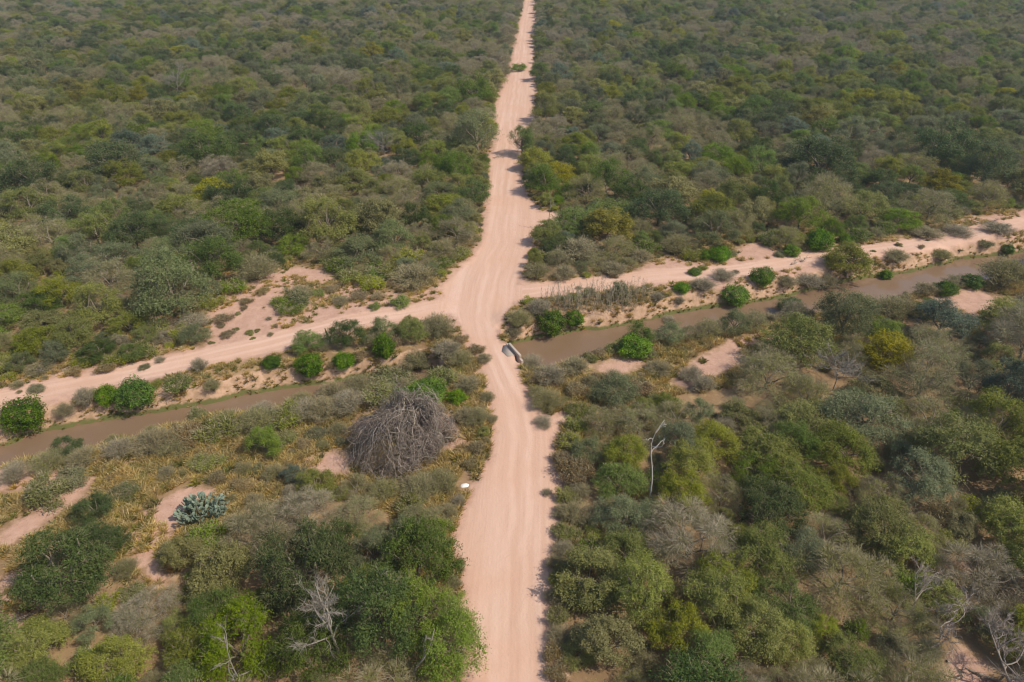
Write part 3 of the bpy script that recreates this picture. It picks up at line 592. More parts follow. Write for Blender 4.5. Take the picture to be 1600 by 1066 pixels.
KEEP_OUT = [(*gp(45, 850), 4), (*gp(20, 705), 3.5), (*gp(1080, 605), 4.5), (gp(632,690)[0], gp(632,690)[1]-.5, 6.0), (*gp(315,800), 2.3), (*gp(726,757), 1.5), (*gp(804,548), 1.6), (*gp(515,528), .6), (*gp(1014,788), .8), (*gp(548,1046), 1.6), (*gp(1530,1050), 2.2), (*gp(858,360), .8), (*gp(1232,345), .8), (*gp(1300,605), 2.2), (*gp(600,250), 2.6), (*gp(280,155), 3)]
# thrown plants: largest first, none pushing into another
cell = {}
def near_of(x, y, d):
    i, j = int(x//5), int(y//5); k = int(d//5)+1
    for a in range(i-k, i+k+1):
        for b in range(j-k, j+k+1):
            yield from cell.get((a, b), ())
def put(p): cell.setdefault((int(p['x']//5), int(p['y']//5)), []).append(p)
for p in PL: put(p)
ISTREE = set(TREES) | {'feather', 'brown'}
def fits(x, y, r, tree):
    for q in near_of(x, y, r+6.5):
        dd = math.hypot(x-q['x'], y-q['y']); qt = q['sp'] in ISTREE
        if tree and qt: lim = .66*(r+q['r'])
        elif tree or qt: lim = .80*max(r, q['r'])+.25*min(r, q['r'])
        else: lim = .78*(r+q['r'])
        if dd < lim: return False
    return True
YMAX = 640
def candidates(n, seed, ym=None):
    ym = ym or YMAX; R = np.random.RandomState(seed); y = R.uniform(22, ym, n*2); x = R.uniform(-1, 1, n*2)*(ym*.80+30)
    k = np.abs(x) < y*.80+24; return np.stack([x[k], y[k]], 1)[:n]
def fill(n, seed, r0, r1, kind, ym=None):
    c = candidates(n, seed, ym); R = np.random.RandomState(seed+5); rr = R.uniform(r0, r1, len(c))
    sb = np.min([sdf(c, q) for q in BARE], 0); ss = np.min([sdf(c, q) for q in SANDS], 0)-.5
    d, s, a, hw = canal(c); sw = sdf(c, OPEN_SW); se = sdf(c, OPEN_SE); zz = height(c)
    mix1 = fbm(c[:, 0], c[:, 1], 26, 51, 3); mix2 = fbm(c[:, 0], c[:, 1], 17, 91, 3); u = R.uniform(size=len(c)); u2 = R.uniform(size=len(c)); dens = fbm(c[:, 0], c[:, 1], 13, 12, 3)
    for i in range(len(c)):
        x, y = c[i]; r = rr[i]; opn = sw[i] < 0 or se[i] < 0
        if sb[i] < r*(.62 if kind != 'shrub' else .75)+.25: continue
        if kind != 'shrub' and x > -2 and y < 95 and sb[i] < r*1.0+1.3: continue
        if s[i] > 0:
            if d[i] < hw[i]+(1.3 if kind == 'shrub' else 4.2)+r*.2: continue
            if d[i] < hw[i]+6 and kind == 'shrub' and dens[i]+(u2[i]-.5)*.15 < .52: continue
        elif d[i] < hw[i]+(-.1 if kind == 'shrub' else 2.2)+r*.15: continue
        if any(math.hypot(x-kx, y-ky) < kr+r*.75 for kx, ky, kr in KEEP_OUT): continue
        far_n = s[i] > 0
        if opn:
            if kind == 'big' or (kind == 'mid' and u2[i] < (.93 if sw[i] < 0 else .985)): continue
            if ss[i] < r*.5: continue
            if kind == 'shrub' and dens[i] < (.47 if sw[i] < 0 else .42): continue
        elif ss[i] < r*.3: continue
        if kind == 'shrub':
            if se[i] < 0: t = ['dry', 'tan_shrub', 'tan_shrub', 'feather_bush', 'dry', 'dry', 'olive_shrub', 'tan_shrub'][int(u[i]*7.999)]
            elif opn or (d[i] < 9): t = ['dry', 'tan_shrub', 'tan_shrub', 'feather_bush', 'grey_shrub', 'olive_shrub', 'dry', 'feather_bush'][int(u[i]*7.999)]
            elif sb[i] < 7: t = ['yellow_shrub', 'green_shrub', 'olive_shrub', 'yellow_shrub', 'feather_bush', 'green_shrub', 'dry', 'yellow_shrub'][int(u[i]*7.999)]
            else: t = ['olive_shrub', 'yellow_shrub', 'green_shrub', 'grey_shrub', 'dry', 'feather_bush', 'tan_shrub', 'olive_shrub', 'yellow_shrub', 'feather_bush'][int(u[i]*9.999)]
        else:
            m = mix1[i]+(u[i]-.5)*.55
            if mix2[i]+(u2[i]-.5)*.5 > .62: t = 'dark' if u[i] < .6 else 'teal' if u[i] < .7 else 'green'
            elif m < (.25 if y > 120 else .19): t = 'brown'
            elif m < .43: t = 'feather'
            elif m < .53: t = 'grey'
            elif m < .66: t = 'olive'
            elif m < .73: t = 'khaki'
            elif m < .80: t = 'feather'
            elif m < .88: t = 'green'
            else: t = 'yellow' if u2[i] < .25 else 'olive'
        if not fits(x, y, r, kind != 'shrub'): continue
        k = R.randint(len(PRO[t])); pr = PRO[t][k]
        h = r/pr['r']*pr['h']*R.uniform(.78, 1.12)
        if kind == 'big': h *= .86
        p = dict(sp=t, v=k, x=x, y=y, z=zz[i], r=r, h=h, rot=R.uniform(0, 6.28), label=None, hero=False); PL.append(p); put(p)
fill(5000, 8, 4.3, 5.6, 'big', 120)
fill(26000, 1, 3.3, 4.9, 'big')
fill(42000, 2, 2.2, 3.3, 'mid')
fill(60000, 3, 1.4, 2.3, 'mid')
fill(60000, 4, 1.0, 1.9, 'shrub')
fill(22000, 5, 1.3, 2.2, 'mid', 240)
fill(30000, 7, .9, 1.7, 'shrub', 240)
fill(30000, 6, .45, .95, 'shrub', 230)
print('plants', len(PL))

# which plants show largest: draw them as ellipses into a coarse picture, far ones first
W_, H_ = 533, 355; idb = np.full((H_, W_), -1, int)
order = sorted(range(len(PL)), key=lambda i: -proj(PL[i]['x'], PL[i]['y'], 0)[2])
for i in order:
    p = PL[i]; u_, v_, dep = proj(p['x'], p['y'], p['z']+p['h']*.55); p['px'], p['py'], p['dep'] = u_, v_, dep
    if dep < 5: continue
    fi = math.asin(min(1, H/math.hypot(H, math.hypot(p['x'], p['y']))))
    rx = p['r']*F/dep/3*.95; ry = (p['r']*math.sin(fi)+.42*p['h']*math.cos(fi))*F/dep/3*.9; cx, cy = u_/3, v_/3
    x0, x1, y0, y1 = int(max(0, cx-rx)), int(min(W_-1, cx+rx+1)), int(max(0, cy-ry)), int(min(H_-1, cy+ry+1))
    if x1 <= x0 or y1 <= y0: continue
    yy, xx = np.mgrid[y0:y1+1, x0:x1+1]; idb[y0:y1+1, x0:x1+1][((xx-cx)/rx)**2+((yy-cy)/ry)**2 < 1] = i
vis = np.bincount(idb[idb >= 0], minlength=len(PL))
KINDS_ = {'tree': set(TREES), 'feathery_tree': {'feather', 'brown'}, 'shrub': set(SHR), 'twiggy_bush_or_stems': {'dry', 'feather_bush', 'stalks'}, 'round_bush': {'ball'}}
CAT = {'tree': 'tree', 'feathery_tree': 'feathery tree', 'shrub': 'shrub', 'twiggy_bush_or_stems': 'dry bush', 'round_bush': 'round bush'}
GRP = {'tree': 'leafy trees of the scrub forest', 'feathery_tree': 'thin-leaved feathery trees of the scrub', 'shrub': 'leafy shrubs of the scrub', 'twiggy_bush_or_stems': 'twiggy dry bushes of the scrub', 'round_bush': 'bright round bushes along the canal'}
single = set()
for kn, sps in KINDS_.items():
    ids = [i for i in range(len(PL)) if PL[i]['sp'] in sps and vis[i] >= 4]
    ids.sort(key=lambda i: -vis[i]); single |= set(ids[:300])
single |= {i for i in range(len(PL)) if PL[i]['hero'] and PL[i]['label']}
for i in single: PL[i]['kn'] = next(k for k, v in KINDS_.items() if PL[i]['sp'] in v)

# labels that single each plant out: its look, the stretch it stands in, and its order among the like of it there
LOOK = {'dark': 'dark green tree', 'grey': 'grey-green tree', 'olive': 'olive green tree', 'green': 'fresh green tree', 'khaki': 'khaki brown tree', 'teal': 'blue-green tree', 'yellow': 'yellowish tree',
 'feather': 'feathery olive tree', 'brown': 'bare brown tree', 'olive_shrub': 'olive green shrub', 'green_shrub': 'fresh green shrub', 'yellow_shrub': 'yellow-green shrub', 'grey_shrub': 'grey-green shrub', 'tan_shrub': 'tan shrub',
 'dry': 'bare twiggy bush', 'feather_bush': 'olive-grey twiggy bush', 'stalks': 'clump of upright stems', 'ball': 'bright round bush'}
ORD = ['first', 'second', 'third', 'fourth', 'fifth', 'sixth', 'seventh', 'eighth', 'ninth', 'tenth', 'eleventh', 'twelfth', 'thirteenth', 'fourteenth']
def band(p):
    x, y, X, Y = p['px'], p['py'], p['x'], p['y']
    d, s, a = pldist(np.array([[X, Y]]), CAN)
    left = X < np.interp(Y, cl[:, 1], cl[:, 0])
    if d[0] < 10.5 and s[0] > 0: return 'on the far canal bank'
    if d[0] < 9 and s[0] <= 0: return 'on the near canal bank'
    if s[0] > 0:
        if y > 520: return 'at wood edge above track'
        if y > 400: return 'level with the crossroads'
        if y > 320: return 'in wood past the crossroads'
        if y > 240: return 'in the middle wood'
        if y > 170: return 'in the upper wood'
        if y > 100: return 'in the distant wood'
        return "at the photo's top"
    if left:
        if y < 700: return 'around the grey brush pile'
        if y < 780: return 'level with the white patch'
        if y < 880: return 'level with the prickly pear'
        if y < 980: return 'below the prickly pear'
        return 'at the bottom edge'
    if y < 600: return 'in scrub below the canal'
    if y < 690: return 'above the white dead trunk'
    if y < 790: return 'level with white dead trunk'
    if y < 890: return 'below the white dead trunk'
    if y < 980: return 'above the bottom edge'
    return 'at the bottom edge'
def column(p):
    x = p['px']; left = p['x'] < np.interp(p['y'], cl[:, 1], cl[:, 0]); rx = 800+F*np.interp(p['y'], cl[:, 1], cl[:, 0])/p['dep']; d = abs(x-rx); side = 'left' if left else 'right'
    if d < 110: return f'just {side} of road'
    if d < 230: return f'{side} of road'
    if d < 380: return f'midway {side}'
    if d < 560: return f'well {side}'
    return f'near {side} edge'
from collections import defaultdict
cells = defaultdict(list)
for i in single:
    if not PL[i]['label']: cells[(PL[i]['sp'], column(PL[i]), band(PL[i]))].append(i)
for (sp, co_, ba), ids in cells.items():
    ids.sort(key=lambda i: -PL[i]['py'])
    rows = [('', ids)] if len(ids) < 6 else [('lower ', ids[:len(ids)//2]), ('upper ', ids[len(ids)//2:])]
    for word, row in rows:
        row.sort(key=lambda i: PL[i]['px']); n = len(row)
        for k, i in enumerate(row):
            w = '' if n == 1 else ('left-hand ', 'right-hand ')[k] if n == 2 else ORD[min(k, 13)]+' from left '
            PL[i]['label'] = f"{w}{word}{LOOK[sp]} {ba} {co_}"
# the single plants, each an object with its parts
proto_used = set()
for i in sorted(single, key=lambda i: -vis[i]):
    p = PL[i]; pr = PRO[p['sp']][p['v']]; kn = p['kn']; s = p['r']/pr['r']; sz = p['h']/pr['h']
    if kn in ('tree', 'feathery_tree'):
        o = bpy.data.objects.new(kn, None); o.empty_display_size = .5; C.objects.link(o)
        for nm_, me in pr['parts']: newobj(nm_, me, o)
    else: o = newobj(kn, pr['parts'][0][1])
    o.location = (p['x'], p['y'], p['z']-.04); o.rotation_euler = (0, 0, p['rot']); o.scale = (s, s, sz)
    setp(o, p['label'], CAT[kn], GRP[kn])

# the rest of them: instanced as one mass per layer
def scatter(name, label, items, protos):
    """items: (x, y, z, rot, sx, sz, k); protos: lists of meshes that one instance is made of"""
    pts = np.array([[a[0], a[1], a[2]] for a in items]); me = bpy.data.meshes.new(name+'_points'); me.vertices.add(len(pts)); me.vertices.foreach_set('co', pts.astype(np.float32).ravel())
    for an, typ, vals in (('k', 'INT', [a[6] for a in items]),):
        at = me.attributes.new(an, typ, 'POINT'); at.data.foreach_set('value', np.array(vals, np.int32))
    at = me.attributes.new('rt', 'FLOAT_VECTOR', 'POINT'); at.data.foreach_set('vector', np.array([[0, 0, a[3]] for a in items], np.float32).ravel())
    at = me.attributes.new('sc', 'FLOAT_VECTOR', 'POINT'); at.data.foreach_set('vector', np.array([[a[4], a[4], a[5]] for a in items], np.float32).ravel())
    g = bpy.data.node_groups.new(name, 'GeometryNodeTree'); g.interface.new_socket('Geometry', in_out='INPUT', socket_type='NodeSocketGeometry'); g.interface.new_socket('Geometry', in_out='OUTPUT', socket_type='NodeSocketGeometry')
    N, L = g.nodes, g.links; gi = N.new('NodeGroupInput'); go = N.new('NodeGroupOutput'); jo = N.new('GeometryNodeJoinGeometry')
    def attr(n, t):
        a = N.new('GeometryNodeInputNamedAttribute'); a.data_type = t; a.inputs[0].default_value = n; return a.outputs[0]
    ak, ar, asc = attr('k', 'INT'), attr('rt', 'FLOAT_VECTOR'), attr('sc', 'FLOAT_VECTOR')
    for k, obs in enumerate(protos):
        j = N.new('GeometryNodeJoinGeometry')
        for ob in obs:
            oi = N.new('GeometryNodeObjectInfo'); oi.transform_space = 'ORIGINAL'; oi.inputs[0].default_value = ob; L.new(oi.outputs['Geometry'], j.inputs[0])
        cm = N.new('FunctionNodeCompare'); cm.data_type = 'INT'; cm.operation = 'EQUAL'; L.new(ak, cm.inputs[2]); cm.inputs[3].default_value = k
        ip = N.new('GeometryNodeInstanceOnPoints'); L.new(gi.outputs[0], ip.inputs['Points']); L.new(cm.outputs[0], ip.inputs['Selection']); L.new(j.outputs[0], ip.inputs['Instance'])
        L.new(ar, ip.inputs['Rotation']); L.new(asc, ip.inputs['Scale']); L.new(ip.outputs[0], jo.inputs[0])
    L.new(jo.outputs[0], go.inputs[0])
    o = newobj(name, me); md = o.modifiers.new('scatter', 'NODES'); md.node_group = g; setp(o, label, kind='stuff'); return o
def src(me): return bpy.data.objects.new(me.name+'_source', me)      # not linked: only the scatter reads it
SRC = {}
def rest(name, label, species):
    keys = [(sp, v) for sp in species for v in range(len(PRO[sp]))]; idx = {k: i for i, k in enumerate(keys)}
    for k in keys:
        if k not in SRC: SRC[k] = [src(me) for _, me in PRO[k[0]][k[1]]['parts']]
    it = []
    for i, p in enumerate(PL):
        if i in single or p['sp'] not in species: continue
        pr = PRO[p['sp']][p['v']]; it.append((p['x'], p['y'], p['z']-.04, p['rot'], p['r']/pr['r'], p['h']/pr['h'], idx[(p['sp'], p['v'])]))
    print(name, len(it)); return scatter(name, label, it, [SRC[k] for k in keys])
rest('forest', 'dense scrub forest running on into the distance', list(TREES)+['feather', 'brown'])
rest('undergrowth', 'shrubs filling the gaps between the trees', list(SHR)+['dry', 'feather_bush', 'ball', 'stalks'])

# dry grass, weeds and bank greenery too many to count
R = np.random.RandomState(77); n = 130000
y = R.uniform(36, 175, n); x = R.uniform(-1, 1, n)*(y*.78+14); c = np.stack([x, y], 1)
sb = np.min([sdf(c, q) for q in BARE], 0); sm = sdf(c, MAIN); ss = np.min([sdf(c, q) for q in SANDS], 0); d, s, a, hw = canal(c); zz = height(c); nn_ = fbm(x, y, 4.5, 5, 3)+.5*(R.uniform(size=n)-.5); tl = np.minimum(pldist(c, TRACKL)[0], pldist(c, TRACKR)[0])
nn_ = np.where(ss < .6, nn_-.04, nn_); opn = (sdf(c, OPEN_SW) < 1) | (sdf(c, OPEN_SE) < 1); damp = (zz > WZ+.02) & (zz < WZ+.85)
ok = (np.hypot(x-gp(726, 757)[0], y-gp(726, 757)[1]) > 1.3) & (zz > WZ+.02) & (sm > .5) & (tl > 2.6) & ((damp & (nn_ > .30)) | ((zz < -.4) & (nn_ > .52)) | ((sb < 0) & (nn_ > .665)) | ((sb > 0) & (ss > .6) & opn & (nn_ > .33)) | ((sb > 0) & ~opn & (nn_ > .56) & (sb < 9)) | ((ss < 0) & (nn_ > .68)))
tuft = [weed(S(900+v), .28, .42, 60).mesh('tuft', [m]) for v, m in enumerate((lm_straw, lm_straw, lm_weed, lm_bankg, lm_bankg))]
it = []
for i in np.nonzero(ok)[0]:
    k = R.randint(3, 5) if damp[i] and R.uniform() < .75 else R.choice([0, 0, 1, 1, 2]); sc_ = R.uniform(.5, 1.3)*(.6 if damp[i] else 1)*(1.25 if opn[i] else 1)
    it.append((x[i], y[i], zz[i]-.02, R.uniform(0, 6.28), sc_*1.3, sc_*R.uniform(.7, 1.1), int(k)))
print('grass', len(it)); scatter('dry_grass', 'dry grass and weeds in tufts on banks and verges', it, [[src(m)] for m in tuft])
# ------------------------------------------------------------------ single things of their own kind
def thing(name, label, cat, x, y, z=None, rot=0, group=None):
    o = bpy.data.objects.new(name, None); C.objects.link(o); o.location = (x, y, hz(x, y) if z is None else z); o.rotation_euler = (0, 0, rot); return setp(o, label, cat, group)
# the great dead brush dome: limbs arch over from the middle and droop to the soil
R = np.random.RandomState(500); bx_, by_ = gp(632, 698); br, bh = 5.7, 5.3
t_ = thing('dead_brush_dome', 'huge grey dome of dead drooping branches left of the road', 'dead tree', bx_, by_)
def dome(a, t, k=1.0):
    t = max(0, t); rr = br*k*(1+.24*math.cos(a-3.75)+.12*math.sin(3*a+.4)+.09*math.sin(7*a)); sn = math.sin(min(t, 1)*math.pi/2); c_ = math.cos(min(t, 1)*math.pi/2)
    lump = 1+.20*math.sin(3*a+5*t)+.13*math.sin(7*a-6*t)
    return np.array([math.cos(a)*rr*sn**1.05+1.3*c_, math.sin(a)*rr*.9*sn**1.05+.5*c_, bh*k*lump*max(0, c_)**1.0*(1+.12*c_)])
b = Buf(); tube(b, curve((0, 0, -.3), (.2, .1, 3.4), R, 5, .05), np.linspace(.34, .22, 5), 7)
for i in range(9): a = i*.7; tube(b, curve((.2, .1, 2.4+R.uniform(0, 1)), dome(a, R.uniform(.1, .35), .93), R, 6, .07, .1), np.linspace(.16, .07, 6), 5)
newobj('trunk', b.mesh('trunk', [MAT_GREYTWIG]), t_)
MAT_DEAD = barkmat('weathered_wood', (.18, .14, .11), (.43, .355, .29)); MAT_DEADTWIG = barkmat('dead_twig', (.15, .11, .085), (.32, .25, .20))
tw_c, tw_d = [], []
for i in range(30):
    b = Buf(); a = i*2*math.pi/30+R.uniform(-.25, .25); k = R.uniform(.84, 1.03); t0 = R.uniform(.02, .3) if i % 3 else R.uniform(.3, .55); t1 = R.uniform(.8, .99)
    sw_ = R.uniform(-.5, .5); main = np.array([dome(a+sw_*q+math.sin(q*5+i)*.14, q, k*(1-.08*(1-q))) for q in np.linspace(t0, t1, 10)])+R.normal(size=(10, 3))*.13
    tube(b, main, np.linspace(.07, .025, 10), 4, 0, R.uniform(.3, 1))
    for j in range(36):
        q0 = R.uniform(t0*.4, .85); a0 = a+R.uniform(-.4, .4); k0 = k*R.uniform(.80, 1.07); q1 = min(1, q0+R.uniform(.12, .38)); a1 = a0+R.normal()*.42/(.5+q0)
        P_ = np.array([dome(a0+(a1-a0)*w, q0+(q1-q0)*w, k0*(1+.05*w)) for w in np.linspace(0, 1, 6)]); P_ += R.normal(size=P_.shape)*.13
        P_[:, 2] = np.maximum(P_[:, 2], .02); tube(b, P_, np.linspace(.027, .010, 6)*R.uniform(.5, 1.5), 3, 0, R.uniform(0, 1))
        for w in (1, 2, 3, 4): tw_c.append(P_[w]); tw_d.append(unit(P_[w+1]-P_[w]))
    newobj('limb', b.mesh('limb', [MAT_DEAD]), t_)
b = Buf()
for i in range(260):
    a = R.uniform(0, 6.28); q = R.uniform(.05, .9); p0 = dome(a, q, R.uniform(.85, 1.02)); dr_ = unit(R.normal(size=3)+[math.cos(a)*.4, math.sin(a)*.4, .35]); L_ = R.uniform(.5, 1.9)
    m = curve(p0, p0+dr_*L_, R, 6, .16, .1); tube(b, m, np.linspace(.038, .01, 6)*R.uniform(.6, 1.5), 3, 0, R.uniform(.2, 1))
newobj('stray_branches', b.mesh('stray_branches', [MAT_DEAD]), t_)['kind'] = 'stuff'
tw_c, tw_d = np.array(tw_c), np.array(tw_d); n = 20000; k = R.randint(0, len(tw_c), n); b = Buf()
c = tw_c[k]+R.normal(size=(n, 3))*.28; c[:, 2] = np.maximum(c[:, 2], .03); twigs(b, R, c*R.uniform(.86, 1, (n, 1)), tw_d[k]+R.normal(size=(n, 3))*.75+[0, 0, -.1], .55, .03, 0)
newobj('twigs', b.mesh('twigs', [MAT_DEADTWIG]), t_)['kind'] = 'stuff'

# dead standing trees: trunk and every main branch a mesh of its own
def snag(px, py, h, label, seed, lean=(0, 0), nb=5, rad=.15, spread=.5, sub=5, mat=None, low=.35, fine=0, name='dead_tree'):
    R = np.random.RandomState(seed); mat = mat or MAT_PALE; x, y = gp(px, py); t = thing(name, label, 'dead tree', x, y)
    b = Buf(); top = np.array([lean[0], lean[1], h]); P_ = curve((0, 0, -.3), top, R, 9, .035); rad = rad*.6; tube(b, P_, np.linspace(rad, rad*.22, 9), 7, 0, .6); newobj('trunk', b.mesh('trunk', [mat]), t)
    for i in range(nb):
        b = Buf(); q = low+(.95-low)*(i+.5)/nb; j = min(7, int(q*8)); s = P_[j]+(P_[j+1]-P_[j])*(q*8-j); a = R.uniform(0, 6.28) if i else 0.6
        L_ = h*spread*(1.15-q)*R.uniform(.7, 1.2); e = s+np.array([math.cos(a)*L_, math.sin(a)*L_, L_*R.uniform(.2, 1.1)]); m = curve(s, e, R, 7, .10, R.uniform(-.05, .12)); r0 = rad*(1-q)*.75+.02
        tube(b, m, np.linspace(r0, .02, 7), 5, 0, R.uniform(.3, .9))
        for k in range(sub):
            s2 = m[R.randint(2, 6)]; d = unit((m[-1]-m[0])+R.normal(size=3)*L_*.55+[0, 0, .2]); m2 = curve(s2, s2+d*L_*R.uniform(.25, .55), R, 5, .12); tube(b, m2, np.linspace(r0*.45, .01, 5), 4, 0, R.uniform(0, 1))
            nf = 7+fine*2; s3 = m2[R.randint(1, 5, nf)]; twigs(b, R, s3, d+R.normal(size=(nf, 3))*.8, L_*.28, .02, 0)
        newobj('branch', b.mesh('branch', [mat]), t)
    return t
snag(1014, 788, 10.4, 'white bare dead trunk rising above the trees right of the road', 640, (.35, .3), 5, .17, .32, 1, low=.62, mat=MAT_BLEACH)
snag(548, 1046, 8.8, 'bleached dead tree with many branches among the lower left trees', 602, (-1.5, .8), 12, .22, .42, 7, low=.35, fine=6)
snag(606, 985, 7.8, 'thin pale dead stem with forked top beside the tall green tree', 603, (-.2, .2), 4, .10, .3, 3, low=.6)
snag(388, 1085, 7.2, 'pale forked dead stem near the bottom edge left of the bleached dead tree', 604, (-.3, .2), 5, .13, .5, 3, low=.35)
snag(640, 1070, 6.0, 'broken pale trunk leaning among green trees by the bottom edge', 605, (2.2, .6), 4, .2, .35, 3, low=.4)
snag(1300, 612, 5.2, 'pale tangled dead crown in the scrub right of the road', 606, (-.6, .3), 12, .13, .85, 9, low=.3, fine=6, mat=MAT_PALE)
snag(1590, 1085, 6.4, 'twisted grey dead tree in the lower right corner', 607, (-3.6, 1.6), 12, .19, .6, 10, low=.2, fine=8, mat=MAT_DEAD)
snag(1470, 1000, 5.0, 'grey dead tree with spreading branches above the bare patch', 608, (.8, .3), 9, .12, .7, 7, low=.25, fine=6, mat=MAT_DEAD)
snag(858, 360, 7.4, 'pale bare trunk standing by the right verge above the crossroads', 609, (.2, 0), 4, .13, .25, 2, low=.5)
snag(1232, 345, 6.2, 'grey bare trunk in front of the right wood behind the bright bushes', 610, (.3, 0), 5, .12, .4, 4, low=.3)
snag(1420, 965, 6.0, 'slim grey dead tree between brownish trees at the lower right', 611, (-.5, .4), 7, .11, .5, 6, low=.3, fine=4, mat=MAT_DEAD)
snag(600, 250, 6.0, 'whitish dead crown in the left wood some way above the crossroads', 612, (.3, 0), 11, .12, .8, 9, low=.3, fine=6)
snag(280, 155, 6.6, 'whitish dead crown in the upper part of the left wood', 613, (.3, 0), 12, .12, .9, 9, low=.3, fine=8)

# prickly pear: pad upon pad
R = np.random.RandomState(700); cx_, cy_ = gp(316, 808); t_ = thing('prickly_pear', 'large blue-green prickly pear with many flat pads', 'cactus', cx_, cy_)
MAT_PAD = leafmat('cactus_pad', (.170, .215, .155), (.29, .33, .25), .04, .012, .05, 1.0); MAT_STEM = barkmat('cactus_stem', (.12, .12, .07), (.22, .2, .13))
th = np.linspace(0, math.pi, 8); V = [(0, 0, 0)]; nr = 10
for i in range(1, 7):
    for j in range(nr): a = j*2*math.pi/nr; q = math.sin(th[i]); w = (1-math.cos(th[i]))/2; V.append((math.cos(a)*q*.5*(.72+.28*min(1, w*1.6)), math.sin(a)*q*.075, w))
V.append((0, 0, 1)); T = []
for j in range(nr): T.append((0, 1+(j+1) % nr, 1+j)); T.append((61, 51+j, 51+(j+1) % nr))
for i in range(5):
    for j in range(nr): p, q, r_, s_ = 1+i*nr+j, 1+i*nr+(j+1) % nr, 1+(i+1)*nr+(j+1) % nr, 1+(i+1)*nr+j; T += [(p, q, r_), (p, r_, s_)]
padme = mkmesh('pad', V, np.array(T), [MAT_PAD], None, np.random.RandomState(3).uniform(.2, .8, len(V)), True)
b = Buf(); grow = []
for i in range(54):
    a = R.uniform(0, 6.28); k = R.uniform(0, 1)**.5; s = np.array([math.cos(a)*k*1.75, math.sin(a)*k*1.3, -.1]); e = s*1.1+[0, 0, R.uniform(.2, 1.0)*1.9*(1.1-.75*k*k)]; tube(b, curve(s, e, R, 4, .05), np.linspace(.09, .06, 4), 5); grow.append((e, unit(np.array([s[0]*.3, s[1]*.3, 1.0])), 0))
newobj('stem', b.mesh('stem', [MAT_STEM]), t_); npad = 0
while grow and npad < 300:
    e, d, lv = grow.pop(0); L_ = R.uniform(.36, .52); o = newobj('pad', padme, t_); npad += 1
    q = Vector(tuple(d)).to_track_quat('Z', 'Y'); tw_ = Vector((0, 0, 1)); o.rotation_mode = 'QUATERNION'
    from mathutils import Quaternion
    q = q @ Quaternion((0, 0, 1), R.uniform(0, math.pi)); o.rotation_quaternion = q; o.location = tuple(e); o.scale = (L_*.85, L_, L_)
    if lv < 2:
        for c_ in range(R.choice([1, 2, 2, 3])):
            side = q @ Vector((R.uniform(-.45, .45), R.uniform(-.05, .05), .9)); p2 = e+np.array(side)*L_*.95
            out_ = np.array([p2[0]*.22, p2[1]*.22, 0]); grow.append((p2, unit(np.array(side)*.6+R.normal(size=3)*.32+[0, 0, .45]+out_), lv+1))
# slim cactus with two arms
x, y = gp(516, 537); t_ = thing('slim_cactus', 'slim dark cactus with two raised arms beside the left track', 'cactus', x, y)
MAT_CAC = leafmat('cactus_skin', (.05, .07, .03), (.10, .12, .05), .02, .01, .02); b = Buf(); R = np.random.RandomState(710)
tube(b, curve((0, 0, -.1), (.05, 0, 1.0), R, 4, .03), [.12, .11, .11, .12], 8); newobj('stem', b.mesh('stem', [MAT_CAC]), t_)
for sx, hh in ((-1, 2.35), (1, 2.5)):
    b = Buf(); tube(b, [(.05, 0, .85), (.05+sx*.22, 0, 1.15), (.05+sx*.34, 0, 1.6), (.05+sx*.42, 0, hh)], [.10, .11, .12, .06], 8); newobj('arm', b.mesh('arm', [MAT_CAC]), t_)

# culvert: parapet and headwall where the canal passes under the road, concrete apron beside it
def prism(pts, z0, z1):
    n = len(pts); V = [(p[0], p[1], z0) for p in pts]+[(p[0], p[1], z1) for p in pts]; T = []
    for i in range(n): j = (i+1) % n; T += [(i, j, n+j), (i, n+j, n+i)]
    for i in range(1, n-1): T += [(n, n+i, n+i+1), (0, i+1, i)]
    return np.array(V), np.array(T)
A_ = np.array(gp(795.5, 536.5, .45)); B_ = np.array(gp(813, 556, .45)); dd = unit(B_-A_); pn = np.array([-dd[1], dd[0]])
if pn[0] < 0: pn = -pn
t_ = thing('culvert_headwall', 'low concrete parapet where the canal passes under the road', 'parapet', A_[0], A_[1], 0); o2 = A_
def bxp(a, b_, w0, w1, z0, z1, name, m):
    q = [a+pn*w0, a+pn*w1, b_+pn*w1, b_+pn*w0]; V, T = prism([p-o2 for p in q], z0, z1); bb = Buf(); bb.add(V, T, 0, .55); ob = newobj(name, bb.mesh(name, [m]), t_); md = ob.modifiers.new('edge', 'BEVEL'); md.width = .03; md.segments = 2
bxp(A_, B_, -.15, .15, .02, .52, 'parapet', MAT_CONC); bxp(A_-dd*.8, B_+dd*.6, -.15, .15, -3.1, .02, 'headwall', MAT_CONC)
ap = gpoly([(786, 540), (794.5, 538), (810, 555), (793, 557), (784, 549)], .05)
V, T = prism(list(ap-ap[0]), -.1, .0); bb = Buf(); bb.add(V, T, 0, .6); o = newobj('culvert_apron', bb.mesh('culvert_apron', [MAT_CONC])); o.location = (ap[0][0], ap[0][1], hz(*ap[0])+.03); setp(o, 'small concrete slab on the road beside the parapet', kind='structure')
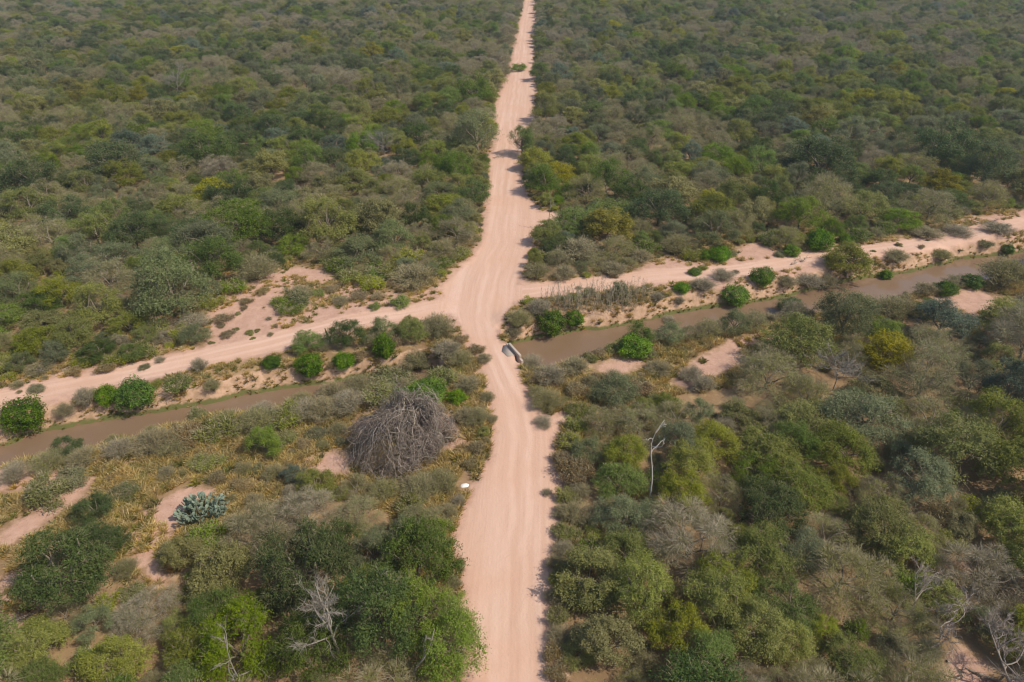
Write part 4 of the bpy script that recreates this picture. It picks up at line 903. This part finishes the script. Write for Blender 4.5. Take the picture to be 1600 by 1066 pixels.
# the white patch by the verge
x, y = gp(726, 757); R = np.random.RandomState(720); V = [(0, 0, .16)]; T = []; n = 16
for k_, (rr, zz_) in enumerate(((.18, .10), (.31, .06), (.38, -.03))):
    for j in range(n): a = j*2*math.pi/n; w = rr*(1+.14*math.sin(2*a+1)+R.uniform(-.07, .07)); V.append((math.cos(a)*w*1.1, math.sin(a)*w, zz_+R.uniform(-.015, .015)))
for j in range(n):
    T.append((0, 1+j, 1+(j+1) % n))
    for k_ in range(2): p, q = 1+k_*n+j, 1+k_*n+(j+1) % n; T += [(p, p+n, q+n), (p, q+n, q)]
bb = Buf(); bb.add(V, T, 0, .7); o = newobj('salt_lick', bb.mesh('salt_lick', [MAT_WHITE], True)); o.name = 'white_stone'; o.location = (x, y, hz(x, y)); setp(o, 'small flat bright white stone on the sand by the left verge', 'stone')
# fallen wood
def fallen(px, py, L_, ang, label, seed, mat=None, rad=.12, nb=5):
    R = np.random.RandomState(seed); x, y = gp(px, py); t = thing('fallen_branch', label, 'fallen branch', x, y, None, ang); b = Buf(); P_ = curve((-L_/2, 0, .12), (L_/2, 0, .2), R, 7, .06); tube(b, P_, np.linspace(rad, rad*.35, 7), 6, 0, .5)
    newobj('stem', b.mesh('stem', [mat or MAT_PALE]), t)
    for i in range(nb):
        b = Buf(); s = P_[R.randint(1, 6)]; e = s+[R.uniform(.2, .8), R.uniform(-.9, .9), R.uniform(.1, .8)]*np.array([L_*.35]*3); m = curve(s, e, R, 5, .12); tube(b, m, np.linspace(rad*.4, .02, 5), 4, 0, R.uniform(0, 1)); k = 24
        twigs(b, R, m[R.randint(1, 5, k)], unit(R.normal(size=(k, 3))+(e-s)), .6, .035, 0); newobj('branch', b.mesh('branch', [mat or MAT_PALE]), t)
for a_ in ((78, 580, 5, .5, 'pale fallen branches at the left wood edge above the track', 801), (215, 538, 3.5, .2, 'pale fallen log under the shrubs at the clearing edge', 802), (1247, 410, 3.2, .5, 'fallen pale branch on the sand below the right wood', 803), (1540, 350, 4, -.5, 'fallen branch beside the far track at the right', 804),
           (765, 247, 4.5, .1, 'branch lying across the left verge of the distant road', 805), (28, 970, 4.5, .6, 'grey fallen log on the sand at the lower left edge', 806), (1525, 1052, 4, -.5, 'dark fallen branch on the bare patch at the bottom right', 807), (640, 838, 3, 0, 'low fallen branch between scrub and green trees left of the road', 808), (1010, 395, 2.6, 1.2, 'pale broken stump at the wood edge right of the crossroads', 809), (150, 674, 2.2, .4, 'pale driftwood lying at the water edge on the left', 810), (1470, 369, 3.5, .2, 'grey branch heap edge at the end of the right wood', 811)):
    fallen(*a_)

# ------------------------------------------------------------------ the air
hb = Buf(); V, T = prism([(-3700, -600), (3700, -600), (3700, 5300), (-3700, 5300)], -5, 53); hb.add(V, T)
hm = bpy.data.materials.new('haze'); hm.use_nodes = True; N, L = nt(hm); N.clear(); ho = N.new('ShaderNodeOutputMaterial'); pv = N.new('ShaderNodeVolumePrincipled')
pv.inputs['Color'].default_value = (.80, .88, 1, 1); pv.inputs['Density'].default_value = HAZE; pv.inputs['Anisotropy'].default_value = .2; L.new(pv.outputs[0], ho.inputs['Volume'])
setp(newobj('haze', hb.mesh('haze', [hm])), 'thin bluish haze in the air', kind='stuff')
